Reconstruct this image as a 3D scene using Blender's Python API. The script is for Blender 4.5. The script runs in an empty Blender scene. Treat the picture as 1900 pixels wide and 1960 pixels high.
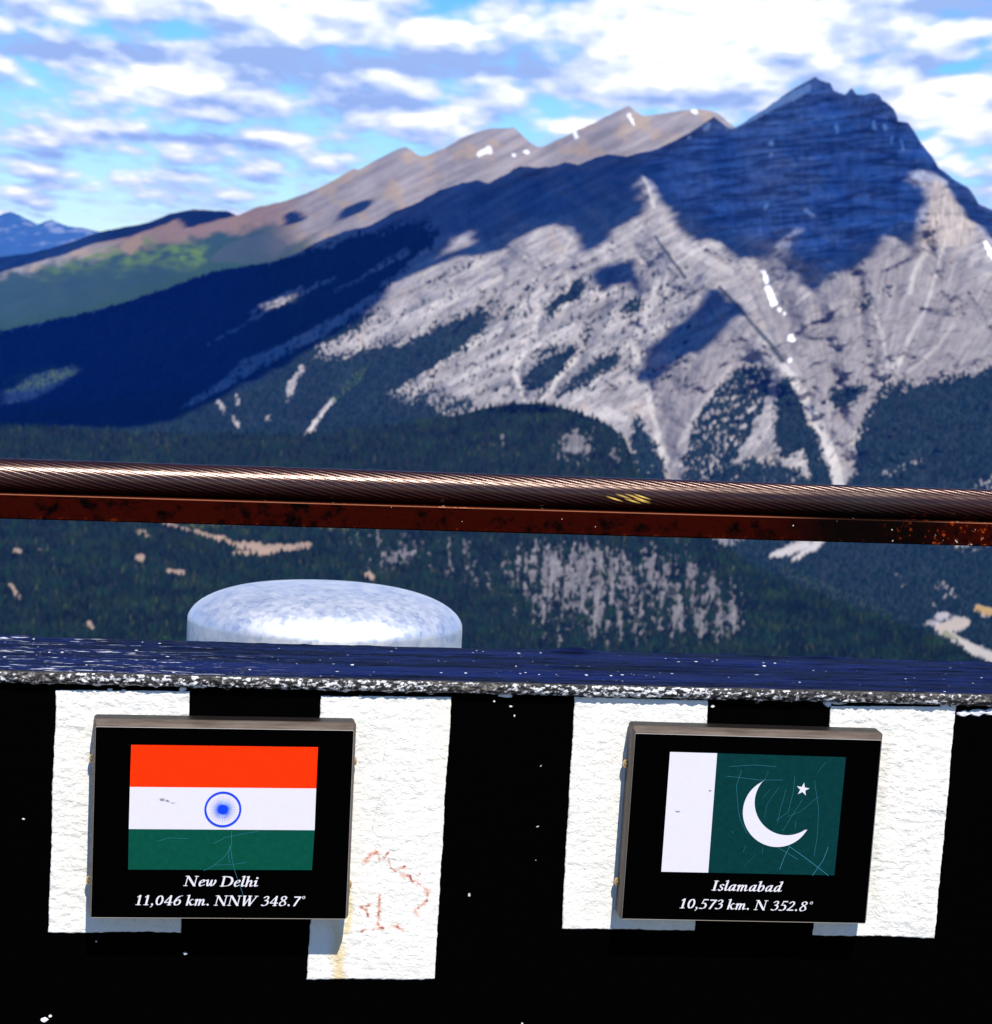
import bpy, bmesh, math, random
import numpy as np
from mathutils import Vector, Matrix

C = bpy.context.scene.collection
rad = math.radians

# ------------------------------------------------------------------ camera, sky, sun, exposure
# measurements are taken on a 1900 x 1960 print of the photograph; F0 is the focal length in those units
F0, PITCH, ROLL = 5270.0, rad(5.3), rad(2.607)
YAW, BATTER = rad(7.875), rad(-4.695)
_F = np.array([0, math.cos(PITCH), -math.sin(PITCH)])
_U0 = np.array([0, math.sin(PITCH), math.cos(PITCH)])
_X = np.array([1.0, 0, 0])
_R = math.cos(ROLL) * _X + math.sin(ROLL) * _U0
_U = -math.sin(ROLL) * _X + math.cos(ROLL) * _U0

def ray(x, y):
    """unit direction (last axis) of a print point"""
    x = np.asarray(x, float)[..., None]; y = np.asarray(y, float)[..., None]
    d = _F * F0 + _R * (x - 950) + _U * (980 - y)
    return d / np.linalg.norm(d, axis=-1, keepdims=True)

cam_d = bpy.data.cameras.new('camera'); cam = bpy.data.objects.new('camera', cam_d); C.objects.link(cam)
cam.matrix_world = Matrix(((_R[0], _U[0], -_F[0], 0), (_R[1], _U[1], -_F[1], 0), (_R[2], _U[2], -_F[2], 0), (0, 0, 0, 1)))
cam_d.sensor_fit = 'HORIZONTAL'; cam_d.sensor_width = 36.0
cam_d.lens = F0 / 1900 * 36.0
cam_d.clip_start = 0.05; cam_d.clip_end = 120000
cam_d.dof.use_dof = True; cam_d.dof.focus_distance = 2.13; cam_d.dof.aperture_fstop = 36
bpy.context.scene.camera = cam

SUN_EL = rad(52)
_nh = np.array([math.sin(YAW), -math.cos(YAW), 0]); _xw = np.array([math.cos(YAW), math.sin(YAW), 0])
_h = math.cos(rad(6.5)) * _nh + math.sin(rad(6.5)) * _xw
SUN = np.array([_h[0] * math.cos(SUN_EL), _h[1] * math.cos(SUN_EL), math.sin(SUN_EL)])
sd = bpy.data.lights.new('sun', 'SUN'); sd.energy = 5.0; sd.angle = rad(0.5); sd.color = (1.0, 0.95, 0.87)
so = bpy.data.objects.new('sun', sd); C.objects.link(so)
so.rotation_euler = Vector(-SUN).to_track_quat('-Z', 'Y').to_euler()

vs = bpy.context.scene.view_settings
vs.view_transform = 'Standard'; vs.look = 'None'; vs.gamma = 1; vs.use_curve_mapping = False
vs.exposure = 0.5
bpy.context.scene.cycles.volume_bounces = 0
bpy.context.scene.cycles.max_bounces = 6
bpy.context.scene.cycles.use_denoising = True

# ------------------------------------------------------------------ node helper
class NT:
    def __init__(self, tree): self.t = tree; self.n = tree.nodes; self.l = tree.links
    def new(self, typ, **kw):
        n = self.n.new(typ)
        for k, v in kw.items(): setattr(n, k, v)
        return n
    def put(self, sock, v):
        if v is None: return
        if hasattr(v, 'is_output') or isinstance(v, bpy.types.NodeSocket): self.l.new(v, sock)
        else:
            if sock.type == 'RGBA' and len(v) == 3: v = (*v, 1)
            sock.default_value = v
    def math(self, op, a, b=None, c=None, clamp=False):
        n = self.new('ShaderNodeMath', operation=op, use_clamp=clamp)
        for i, v in enumerate((a, b, c)):
            if v is not None: self.put(n.inputs[i], v)
        return n.outputs[0]
    def mix(self, f, a, b, blend='MIX'):
        n = self.new('ShaderNodeMix', data_type='RGBA', blend_type=blend)
        self.put(n.inputs[0], f); self.put(n.inputs[6], a); self.put(n.inputs[7], b)
        return n.outputs[2]
    def comb(self, x, y, z=0.0):
        n = self.new('ShaderNodeCombineXYZ')
        for i, v in enumerate((x, y, z)): self.put(n.inputs[i], v)
        return n.outputs[0]
    def noise(self, vec, scale=5, detail=4, rough=.5, dist=0.0):
        n = self.new('ShaderNodeTexNoise'); self.put(n.inputs['Vector'], vec)
        n.inputs['Scale'].default_value = scale; n.inputs['Detail'].default_value = detail
        n.inputs['Roughness'].default_value = rough; n.inputs['Distortion'].default_value = dist
        return n.outputs[0]
    def ramp(self, f, stops, interp='LINEAR'):
        n = self.new('ShaderNodeValToRGB'); cr = n.color_ramp; cr.interpolation = interp
        while len(cr.elements) < len(stops): cr.elements.new(.5)
        for e, (p, c) in zip(cr.elements, stops):
            e.position = p; e.color = (c, c, c, 1) if not hasattr(c, '__len__') else (*c, 1)
        self.put(n.inputs[0], f); return n.outputs[0]
    def sstep(self, v, a, b):
        n = self.new('ShaderNodeMapRange', interpolation_type='SMOOTHSTEP')
        self.put(n.inputs[0], v); n.inputs[1].default_value = a; n.inputs[2].default_value = b
        return n.outputs[0]
    def bump(self, h, strength=.5, dist=.001):
        n = self.new('ShaderNodeBump'); n.inputs['Strength'].default_value = strength; n.inputs['Distance'].default_value = dist
        self.put(n.inputs['Height'], h); return n.outputs[0]
    def scaled(self, vec, s):
        n = self.new('ShaderNodeMapping'); self.put(n.inputs[0], vec); n.inputs[3].default_value = s
        return n.outputs[0]

def mat(name, col=(.5, .5, .5), rough=.7, metal=0.0, spec=.5, fn=None):
    m = bpy.data.materials.new(name); m.use_nodes = True
    t = NT(m.node_tree); b = t.n['Principled BSDF']
    b.inputs['Base Color'].default_value = (*col, 1); b.inputs['Roughness'].default_value = rough
    b.inputs['Metallic'].default_value = metal; b.inputs['Specular IOR Level'].default_value = spec
    if fn: fn(t, b)
    return m

# ------------------------------------------------------------------ sky: Nishita with cloud layers
w = bpy.data.worlds.new('World'); bpy.context.scene.world = w; w.use_nodes = True
def build_world():
    t = NT(w.node_tree); bg = t.n['Background']
    sky = t.new('ShaderNodeTexSky', sky_type='NISHITA'); sky.sun_disc = False
    sky.sun_elevation = SUN_EL; sky.sun_rotation = math.atan2(SUN[0], SUN[1])
    sky.altitude = 2200; sky.air_density = 1.0; sky.dust_density = 0.0; sky.ozone_density = 2.5
    hs = t.new('ShaderNodeHueSaturation'); hs.inputs['Saturation'].default_value = 1.5; hs.inputs['Value'].default_value = 1.05
    t.l.new(sky.outputs[0], hs.inputs['Color'])
    clear = t.mix(1.0, hs.outputs[0], (.50, .65, .79), 'MULTIPLY')
    tc = t.new('ShaderNodeTexCoord'); sp = t.new('ShaderNodeSeparateXYZ'); t.l.new(tc.outputs['Generated'], sp.inputs[0])
    x, y, z = sp.outputs
    az = t.math('MULTIPLY', t.math('ARCTAN2', x, y), 57.29578)
    el = t.math('MULTIPLY', t.math('ARCSINE', z), 57.29578)
    e3 = t.math('ADD', t.math('MAXIMUM', el, -2.0), 3.4)
    u = t.math('DIVIDE', az, t.math('ADD', t.math('MULTIPLY', e3, .25), 2.3))
    v = t.math('MULTIPLY', t.math('LOGARITHM', e3, 2.71828), 3.7)
    P = t.comb(u, v, 0.37)
    Pup = t.comb(t.math('ADD', u, .03), t.math('ADD', v, .17), 0.37)
    kw = dict(scale=1.85, detail=8, rough=.60, dist=.15)
    def puffy(vec):
        vo = t.new('ShaderNodeTexVoronoi', feature='F1'); vo.inputs['Scale'].default_value = 2.5
        vo.inputs['Detail'].default_value = 2; vo.inputs['Roughness'].default_value = .55; t.put(vo.inputs['Vector'], vec)
        return t.math('ADD', t.math('MULTIPLY', t.noise(vec, **kw), .62), t.math('MULTIPLY', t.math('SUBTRACT', .80, vo.outputs['Distance']), .44))
    n1 = puffy(P); n2 = puffy(Pup)
    fine = t.noise(t.comb(u, t.math('MULTIPLY', v, .7), 4.1), scale=4.5, detail=6, rough=.62)
    # real cloud banks at their own bearings: (print x, y, half width, half height, white, dark)
    W = [(1290, 95, 210, 95, 1.0, 0), (1420, 30, 170, 45, .5, 0), (1240, 170, 150, 30, .5, 0), (300, 150, 120, 48, .8, 0), (395, 135, 60, 35, .4, 0), (250, 30, 150, 40, .55, 0), (60, 30, 110, 40, .4, 0),
         (590, 28, 130, 40, .7, 0), (840, 60, 110, 30, .45, 0), (740, 150, 60, 24, .5, 0), (620, 72, 90, 24, .35, 0), (930, 20, 90, 26, .4, 0),
         (1850, 215, 90, 80, .8, 0), (1790, 185, 70, 36, .55, 0), (1600, 20, 90, 40, .5, 0), (1700, 95, 130, 50, .25, 0), (885, 212, 65, 26, .6, 0), (760, 232, 80, 24, .55, 0), (565, 265, 60, 14, .5, 0), (1105, 238, 75, 16, .6, 0), (1500, 195, 90, 16, .5, 0), (505, 190, 55, 16, .4, 0),
         (200, 235, 130, 20, .35, 0), (1840, 55, 70, 26, .4, 0),
         (250, 345, 60, 12, .4, 0), (190, 385, 50, 8, .35, 0),
         (1640, 120, 50, 20, -.2, .0), (1835, 135, 42, 16, -.9, 0),
         (80, 95, 260, 22, 0, .75), (330, 98, 260, 20, 0, .55), (700, 122, 330, 24, 0, .8), (590, 150, 100, 22, 0, .6), (720, 195, 90, 18, 0, .75), (950, 118, 130, 22, 0, .5), (400, 202, 130, 14, 0, .6),
         (1340, 185, 200, 16, 0, .85), (1240, 190, 110, 12, 0, .4), (1830, 8, 160, 22, 0, 1.0), (1600, 40, 45, 22, 0, .5), (1560, 75, 90, 30, 0, .15), (1770, 120, 110, 30, 0, .35), (300, 262, 180, 10, 0, .55), (420, 270, 120, 10, 0, .35), (120, 300, 160, 8, 0, .3), (1050, 150, 120, 26, 0, .25)]
    wh = dk = None
    wob = t.math('MULTIPLY', t.math('SUBTRACT', fine, .5), 1.1)
    for (px, py, hw, hh, a, d) in W:
        r = ray(px, py); a0 = math.degrees(math.atan2(r[0], r[1])); e0 = math.degrees(math.asin(r[2]))
        k = 57.29578 / F0
        dx = t.math('DIVIDE', t.math('SUBTRACT', az, a0), hw * k)
        # clouds: flat bottom, billowing top
        dy = t.math('DIVIDE', t.math('SUBTRACT', el, e0), hh * k)
        r2 = t.math('ADD', t.math('MULTIPLY', dx, dx), t.math('MULTIPLY', dy, dy))
        r2 = t.math('ADD', r2, t.math('MULTIPLY', wob, 1.3))
        g = t.math('POWER', 2.71828, t.math('MULTIPLY', t.math('MAXIMUM', r2, 0.0), -1.0))
        if a:
            g = t.math('MULTIPLY', g, a); wh = g if wh is None else t.math('ADD', wh, g)
        if d:
            g = t.math('MULTIPLY', g, d); dk = g if dk is None else t.math('ADD', dk, g)
    dens = t.math('ADD', n1, t.math('MULTIPLY', wh, .42))
    dens = t.math('ADD', dens, t.math('MULTIPLY', dk, .22))
    dens = t.math('ADD', dens, t.math('MULTIPLY', t.math('SUBTRACT', fine, .5), .10))
    # more cover higher up
    dens = t.math('ADD', dens, t.math('ADD', t.math('MULTIPLY', t.sstep(el, 0.4, 4.2), .03), .07))
    cover = t.math('MULTIPLY', t.sstep(dens, .18, .48), t.sstep(el, 17.0, 9.0))
    lit = t.math('ADD', t.math('MULTIPLY', t.math('SUBTRACT', n1, n2), 2.2), .34)
    lit = t.math('ADD', lit, t.math('MULTIPLY', wh, .85))
    lit = t.math('SUBTRACT', lit, t.math('MULTIPLY', dk, .80))
    lit = t.math('ADD', lit, t.math('MULTIPLY', t.math('SUBTRACT', fine, .5), .55))
    col = t.ramp(lit, [(0, (2.2, 3.1, 5.2)), (.22, (3.1, 4.0, 5.8)), (.5, (4.5, 5.1, 6.5)), (.8, (6.4, 6.7, 7.2)), (1, (7.9, 7.9, 7.9))])
    out = t.mix(cover, clear, col)
    # above the frame: cloud cover fades out, open blue set to tint the shade
    t.put(bg.inputs[0], out); bg.inputs[1].default_value = 0.13
build_world()

# ------------------------------------------------------------------ numpy noise and shape helpers
def _hash(ix, iy, seed):
    n = (ix.astype(np.int64) * 374761393 + iy.astype(np.int64) * 668265263 + seed * 1274126177) & 0xffffffff
    n = ((n ^ (n >> 13)) * 1274126177) & 0xffffffff
    n = ((n ^ (n >> 16)) * 2246822519) & 0xffffffff
    return ((n ^ (n >> 15)) & 0xffffff) / float(0xffffff)
def gnoise(x, y, seed=0):
    x0 = np.floor(x); y0 = np.floor(y); fx = x - x0; fy = y - y0
    ux = fx * fx * fx * (fx * (fx * 6 - 15) + 10); uy = fy * fy * fy * (fy * (fy * 6 - 15) + 10)
    def g(dx, dy):
        a = _hash(x0 + dx, y0 + dy, seed) * 6.2831853
        return np.cos(a) * (fx - dx) + np.sin(a) * (fy - dy)
    n0 = g(0, 0) * (1 - ux) + g(1, 0) * ux; n1 = g(0, 1) * (1 - ux) + g(1, 1) * ux
    return (n0 * (1 - uy) + n1 * uy) * 1.45
def fbm(x, y, seed=0, oct=5, gain=.5, ridged=False):
    s = 0; a = 1; tot = 0
    for o in range(oct):
        n = gnoise(x, y, seed + o * 17)
        if ridged: n = 1 - 2 * np.abs(n)
        s = s + a * n; tot += a; a *= gain; x = x * 2.03 + 7.1; y = y * 2.03 + 3.3
    return s / tot
def pip(poly, X, Y):
    ins = np.zeros(X.shape, bool); n = len(poly)
    for i in range(n):
        x1, y1 = poly[i]; x2, y2 = poly[(i + 1) % n]
        if y1 == y2: continue
        c = (Y > y1) != (Y > y2)
        ins ^= c & (X < (x2 - x1) * (Y - y1) / (y2 - y1) + x1)
    return ins
def soft(poly, X, Y, r=12):
    # share of a small neighbourhood that lies inside the outline
    px = [p[0] for p in poly]; py = [p[1] for p in poly]; out = np.zeros(X.shape)
    m = (X > min(px) - r) & (X < max(px) + r) & (Y > min(py) - r) & (Y < max(py) + r)
    x, y = X[m], Y[m]; a = 0
    for dx, dy in ((0, 0), (.6, -.4), (-.6, .4), (.3, .8), (-.3, -.8), (0, 1.3), (0, -1.3), (1.1, -.7), (-1.1, .7)): a = a + pip(poly, x + dx * r, y + dy * r)
    out[m] = a / 9.0; return out
def pld(pl, X, Y):
    """distance to a polyline divided by the local width; entries (x, y, w)"""
    best = np.full(X.shape, 1e9)
    for (x1, y1, w1), (x2, y2, w2) in zip(pl[:-1], pl[1:]):
        dx, dy = x2 - x1, y2 - y1
        t = np.clip(((X - x1) * dx + (Y - y1) * dy) / (dx * dx + dy * dy + 1e-9), 0, 1)
        best = np.minimum(best, np.hypot(X - x1 - t * dx, Y - y1 - t * dy) / (w1 + (w2 - w1) * t))
    return best
def sinterp(x, xp, fp):
    q = np.linspace(xp[0] - 300, xp[-1] + 300, 400); f = np.interp(q, xp, fp)
    for _ in range(60): f[1:-1] = (f[:-2] + 2 * f[1:-1] + f[2:]) / 4
    return np.interp(x, q, f)
def lerp(a, b, t): return a + (b - a) * t
def sst(x, a, b):
    t = np.clip((x - a) / (b - a), 0, 1); return t * t * (3 - 2 * t)
def cmix(col, m, c): return col + (np.array(c) - col) * m[..., None]

def mesh_np(name, V, F, material=None, parent=None, col=None, smooth=True):
    V = np.asarray(V, np.float32).reshape(-1, 3); F = np.asarray(F, np.int32); k = F.shape[1]
    me = bpy.data.meshes.new(name)
    me.vertices.add(len(V)); me.vertices.foreach_set('co', V.ravel())
    me.loops.add(F.size); me.loops.foreach_set('vertex_index', F.ravel())
    me.polygons.add(len(F)); me.polygons.foreach_set('loop_start', np.arange(0, F.size, k, dtype=np.int32))
    me.polygons.foreach_set('use_smooth', np.full(len(F), smooth))
    me.update(calc_edges=True)
    if col is not None:
        a = me.color_attributes.new('tint', 'FLOAT_COLOR', 'POINT')
        c = np.ones((len(V), 4), np.float32); c[:, :3] = np.asarray(col).reshape(-1, 3); a.data.foreach_set('color', c.ravel())
    o = bpy.data.objects.new(name, me); C.objects.link(o)
    if material: me.materials.append(material)
    if parent: o.parent = parent
    return o
def grid_faces(nr, nc):
    i = np.arange(nr * nc).reshape(nr, nc)
    return np.stack([i[:-1, :-1], i[1:, :-1], i[1:, 1:], i[:-1, 1:]], -1).reshape(-1, 4)
def tag(o, label, cat, group=None, kind=None):
    o['label'] = label
    if cat: o['category'] = cat
    if group: o['group'] = group
    if kind: o['kind'] = kind
    return o

# ------------------------------------------------------------------ materials of the landscape
def tinted(name, scale, amt=.35, rough=.95):
    def fn(t, b):
        at = t.new('ShaderNodeAttribute', attribute_name='tint')
        tc = t.new('ShaderNodeTexCoord')
        n = t.noise(tc.outputs['Object'], scale=scale, detail=6, rough=.65)
        f = t.math('ADD', t.math('MULTIPLY', t.math('SUBTRACT', n, .5), amt * 2), 1.0)
        mul = t.new('ShaderNodeVectorMath', operation='SCALE'); t.l.new(at.outputs['Color'], mul.inputs[0]); t.put(mul.inputs['Scale'], f)
        t.l.new(mul.outputs[0], b.inputs['Base Color'])
    return mat(name, rough=rough, spec=.1, fn=fn)
M_rock = tinted('mountain_rock', .015, .2)
M_tree = tinted('conifer_needles', .05, .2)

def surface(name, skyline, depth, colour, x0, x1, ybot, step=2.0, relief=None, jag=1.0, seed=1):
    """a landform: front slope from its skyline down to where nearer ground hides it, and its far side"""
    sx, sy = zip(*skyline)
    xs = np.arange(x0, x1 + .1, step); ys = np.interp(xs, sx, sy)
    kk = int(90 / step) | 1; ker = np.hanning(kk + 2)[1:-1]; ker /= ker.sum()
    ys0 = np.convolve(np.pad(ys, kk // 2, mode='edge'), ker, 'valid')
    if jag: ys = ys + jag * (fbm(xs / 22, xs * 0 + seed, seed, 4, .6))
    yb = ybot(xs); n = int(np.max(yb - ys) / step) + 2
    tt = np.linspace(0, 1, n)[:, None] ** 1.0
    X = np.broadcast_to(xs, (n, len(xs))); Y = ys + (yb - ys) * tt
    Sm = np.broadcast_to(ys0, X.shape)
    D = depth(X, Y, Sm)
    if relief is not None: D = D + relief(X, Y, Sm) * sst(Y - ys0, -4, 24)
    d = ray(X, Y); V = d / np.hypot(d[..., 0], d[..., 1])[..., None] * D[..., None]
    col = colour(X, Y, ys[None, :])
    # far side
    top = V[0]; hd = top / np.hypot(top[:, 0], top[:, 1])[:, None]; hd[:, 2] = 0
    back = []
    for dd, dz in ((900, 900), (220, 130), (60, 22)):
        back.append(top + hd * dd - np.array([0, 0, dz]))
    VV = np.concatenate([np.array(back), V]); CC = np.concatenate([np.repeat(col[:1], 3, 0), col])
    # the landform runs on beyond both sides of the view and sinks into the valley
    sides = []
    for e, sg in ((0, 1), (-1, -1)):
        cols, cc = [], []
        for k in range(1, 15):
            q = k / 14.0; a = sg * rad(20) * q; p = VV[:, e]; w_ = 1 + .05 * math.sin(k * 1.7 + seed)
            z = p[:, 2] + (GZ - 20 - p[:, 2]) * (q ** 1.6 * (1 - .12 * math.sin(k * 1.3 + seed) * (1 - q)))
            cols.append(np.stack([(p[:, 0] * math.cos(a) - p[:, 1] * math.sin(a)) * w_, (p[:, 0] * math.sin(a) + p[:, 1] * math.cos(a)) * w_, z], -1))
            cc.append(CC[:, e] + (np.array([.006, .018, .014]) - CC[:, e]) * min(1, q * 2.5))
        if e == 0: cols, cc = cols[::-1], cc[::-1]
        sides.append((np.stack(cols, 1), np.stack(cc, 1)))
    VV = np.concatenate([sides[0][0], VV, sides[1][0]], 1); CC = np.concatenate([sides[0][1], CC, sides[1][1]], 1)
    o = mesh_np(name, VV, grid_faces(*VV.shape[:2])[:, ::-1], M_rock, col=CC)
    return o, X, Y, V

def grow(name, X, Y, V, prob, count, h0, h1, seed, tone, label):
    """conifers scattered over a slope: one mass of small cones"""
    rng = np.random.default_rng(seed)
    p = prob.ravel().astype(float); ok = p.sum() > 0
    if not ok: return
    idx = rng.choice(len(p), count, p=p / p.sum())
    P = V.reshape(-1, 3)[idx].copy(); px = X.ravel()[idx]; py = Y.ravel()[idx]
    P[:, 0] += rng.normal(0, 2.5, count); P[:, 1] += rng.normal(0, 2.5, count)
    h = rng.uniform(h0, h1, count) * rng.choice([1, 1, .7, 1.25], count); r = h * rng.uniform(.2, .32, count)
    k = 6; a = np.arange(k) / k * 6.2832
    ring = np.stack([np.cos(a), np.sin(a), 0 * a], -1)
    T = np.zeros((count, 2 * k + 1, 3))
    rot = rng.uniform(0, 6.28, count); cr, sr = np.cos(rot), np.sin(rot)
    rx = ring[None, :, 0] * cr[:, None] - ring[None, :, 1] * sr[:, None]; ry = ring[None, :, 0] * sr[:, None] + ring[None, :, 1] * cr[:, None]
    jit = rng.uniform(.7, 1.3, (count, k))
    T[:, :k, 0] = rx * r[:, None] * jit; T[:, :k, 1] = ry * r[:, None] * jit; T[:, :k, 2] = (-.12 * h)[:, None]
    T[:, k:2 * k, 0] = rx * r[:, None] * .55; T[:, k:2 * k, 1] = ry * r[:, None] * .55; T[:, k:2 * k, 2] = (.45 * h)[:, None]
    T[:, 2 * k, 2] = h
    T += P[:, None, :]
    f = []
    for i in range(k):
        j = (i + 1) % k
        f += [(i, j, k + j), (i, k + j, k + i), (k + i, k + j, 2 * k)]
    f = np.array(f)[None] + (np.arange(count) * (2 * k + 1))[:, None, None]
    c = tone(px, py, rng)
    o = mesh_np(name, T, f.reshape(-1, 3), M_tree, col=np.repeat(c[:, None, :], 2 * k + 1, 1), smooth=False)
    tag(o, label, None, kind='stuff'); return o

# ------------------------------------------------------------------ ground, distant hills, ridge, mountain, near hill
GZ = -885.0
gx = np.linspace(-13900, 13900, 60); gy = np.linspace(-2100, 23900, 60)
GX, GY = np.meshgrid(gx, gy)
gc = np.broadcast_to(np.array([.02, .035, .025]), GX.shape + (3,))
g = mesh_np('ground', np.stack([GX, GY, GX * 0 + GZ], -1), grid_faces(60, 60), M_rock, col=gc); g['kind'] = 'structure'; g['label'] = 'dark forested valley floor'

ROCK = np.array([.275, .255, .243]); FOREST = np.array([.004, .016, .014]); SCREE = np.array([.25, .232, .225])
# distant hills
SK_A = [(-300, 450), (-150, 425), (-60, 440), (0, 411), (20, 405), (43, 414), (71, 429), (85, 424), (99, 420), (127, 432), (167, 437), (200, 446), (260, 452), (420, 470), (700, 470)]
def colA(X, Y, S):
    c = np.broadcast_to(np.array([.03, .09, .22]), X.shape + (3,)).copy()  # blue of the distance haze painted into the hill colour
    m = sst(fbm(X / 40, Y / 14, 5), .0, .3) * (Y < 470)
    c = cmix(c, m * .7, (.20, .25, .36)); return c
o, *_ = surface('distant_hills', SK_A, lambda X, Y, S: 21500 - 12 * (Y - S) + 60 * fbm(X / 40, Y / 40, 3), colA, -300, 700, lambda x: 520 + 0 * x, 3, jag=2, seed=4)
o['kind'] = 'structure'; o['label'] = 'hazy blue distant hills'

SK_C = [(-300, 720), (-150, 676), (0, 634), (91, 614), (142, 604), (193, 591), (254, 574), (315, 553), (406, 520), (482, 508), (528, 500), (574, 482), (609, 462), (660, 442), (711, 431), (751, 406), (792, 391), (838, 365), (883, 350), (914, 345), (936, 350), (966, 335), (996, 317), (1022, 320), (1052, 320), (1083, 310), (1108, 315), (1139, 302), (1164, 294), (1199, 299), (1260, 284), (1321, 254), (1367, 223), (1380, 232), (1392, 243), (1400, 247), (1423, 235), (1468, 205), (1509, 176), (1545, 155), (1562, 146), (1572, 154), (1590, 158), (1597, 173), (1610, 178), (1618, 180), (1631, 168), (1641, 180), (1655, 182), (1672, 177), (1684, 180), (1690, 192), (1697, 195), (1712, 208), (1718, 220), (1720, 232), (1738, 233), (1750, 249), (1762, 270), (1788, 302), (1798, 320), (1829, 345), (1854, 358), (1867, 376), (1875, 390), (1900, 402), (1960, 440), (2060, 480), (2200, 560)]
SK_B = [(-300, 560), (-100, 512), (0, 492), (60, 484), (120, 468), (190, 444), (240, 434), (284, 426), (325, 409), (350, 404), (376, 400), (410, 403), (436, 404), (455, 412), (487, 398), (530, 388), (553, 382), (600, 364), (629, 350), (650, 338), (678, 322), (687, 325), (720, 306), (761, 285), (777, 281), (790, 288), (800, 297), (812, 299), (827, 293), (850, 284), (873, 271), (883, 264), (912, 253), (939, 245), (960, 245), (985, 244), (1001, 259), (1015, 272), (1030, 281), (1040, 280), (1080, 262), (1103, 250), (1140, 234), (1174, 216), (1193, 207), (1204, 202), (1212, 208), (1222, 216), (1232, 221), (1260, 218), (1291, 213), (1336, 208), (1357, 211), (1377, 217), (1392, 231), (1430, 262), (1500, 330), (1700, 420)]
def yC(x): return np.interp(x, *zip(*SK_C))
def depB(X, Y, S): return sinterp(X, [-300, 400, 1000, 1400, 1700], [15000, 14000, 12800, 12200, 12000]) - 14.0 * (Y - S)
def relB(X, Y, S):
    a = X + .9 * (Y); b = Y - .5 * X
    return 60 * fbm(a / 150, b / 150, 21, 6, .52, True) + 14 * fbm(a / 160, b / 22, 27, 3)
def colB(X, Y, S):
    wx = X + 10 * fbm(X / 30, Y / 30, 31); wy = Y + 6 * fbm(X / 30, Y / 30, 32)
    a = X + Y; s = fbm(X / 60 + .8 * Y / 60, (Y + .45 * X) / 14, 33, 5)
    c = np.broadcast_to(np.array([.24, .215, .20]), X.shape + (3,)) * (1 + .55 * s)[..., None]
    warm = sst(fbm(X / 60, Y / 45, 34), .0, .35)
    c = cmix(c, warm * .7, (.34, .25, .15))
    brown = sst(620 - wx, 0, 120) * sst(wx, 150, 260)
    c = cmix(c, brown * .85, (.17, .105, .07))
    gr = sst(fbm(wx / 50, (wy - .1 * wx) / 22, 36, 4) + sst(wy, 430, 470) * 1.0 - sst(wy, 500, 560) * .9 - sst(wx, 430, 560) * 1.3 - .35, 0, .3)
    low = sst(wy + (wx - 250) * .18 - 468 + 26 * fbm(X / 40, Y / 25, 37), 0, 22) * sst(560 - wx, -40, 80)
    c = cmix(c, low * .95, (.012, .048, .042))
    gp = [[(60, 522), (150, 497), (225, 468), (280, 458), (300, 470), (240, 488), (170, 512), (90, 528)], [(240, 492), (300, 476), (340, 462), (390, 470), (412, 492), (380, 512), (330, 506), (300, 500), (245, 514), (210, 522)]]
    for p in gp: c = cmix(c, soft(p, wx, wy, 12) * sst(fbm(X / 30, Y / 13, 38, 4), -.35, .35), (.095, .165, .018))
    tanp = [(228, 478), (243, 460), (270, 450), (275, 466), (250, 486)]
    c = cmix(c, pip(tanp, wx, wy) * .8, (.24, .16, .10))
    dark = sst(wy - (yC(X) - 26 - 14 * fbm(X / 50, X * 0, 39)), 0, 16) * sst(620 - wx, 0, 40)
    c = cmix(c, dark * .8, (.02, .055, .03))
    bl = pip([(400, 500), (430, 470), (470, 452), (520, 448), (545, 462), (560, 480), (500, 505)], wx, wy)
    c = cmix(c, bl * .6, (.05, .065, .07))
    for q in ([(918, 292, 6), (932, 286, 7), (938, 292, 4)], [(979, 296, 3), (985, 298, 3)], [(1006, 287, 3), (1012, 290, 3)], [(1100, 254, 5), (1105, 262, 3)], [(1328, 212, 5), (1336, 216, 4)], [(1208, 218, 3), (1214, 236, 3)]):
        c = cmix(c, (pld(q, wx, wy) < 1) * .95, (.8, .82, .86))
    return c
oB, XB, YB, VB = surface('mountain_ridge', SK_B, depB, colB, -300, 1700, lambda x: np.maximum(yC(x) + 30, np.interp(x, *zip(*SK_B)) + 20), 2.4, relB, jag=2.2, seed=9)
oB['kind'] = 'structure'; oB['label'] = 'sunlit grey brown ridge behind the main mountain'

# main mountain
GULLIES = [[(1090, 500, 6), (1096, 570, 7), (1075, 600, 6)], [(1160, 560, 6), (1130, 640, 7), (1100, 690, 7)], [(960, 520, 6), (930, 590, 7), (880, 640, 6)], [(1560, 560, 7), (1580, 640, 8), (1600, 740, 8), (1610, 800, 8)], [(1850, 520, 8), (1820, 620, 8), (1760, 700, 8)], [(1640, 530, 7), (1650, 620, 8), (1660, 720, 8)],
           [(1462, 500, 10), (1480, 560, 12), (1505, 610, 12), (1515, 690, 14), (1545, 765, 16), (1572, 820, 16), (1600, 890, 16), (1608, 940, 18)],
           [(1730, 690, 12), (1695, 745, 14), (1680, 785, 14), (1645, 830, 14), (1622, 890, 10)],
           [(1200, 600, 10), (1220, 680, 14), (1242, 742, 14), (1255, 795, 12), (1272, 856, 12), (1280, 900, 12)],
           [(1027, 600, 8), (1020, 645, 8), (990, 695, 8), (1000, 760, 8)], [(1112, 680, 6), (1067, 726, 8), (1040, 768, 8)], [(1775, 460, 8), (1745, 530, 8), (1740, 600, 10)]]
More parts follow.
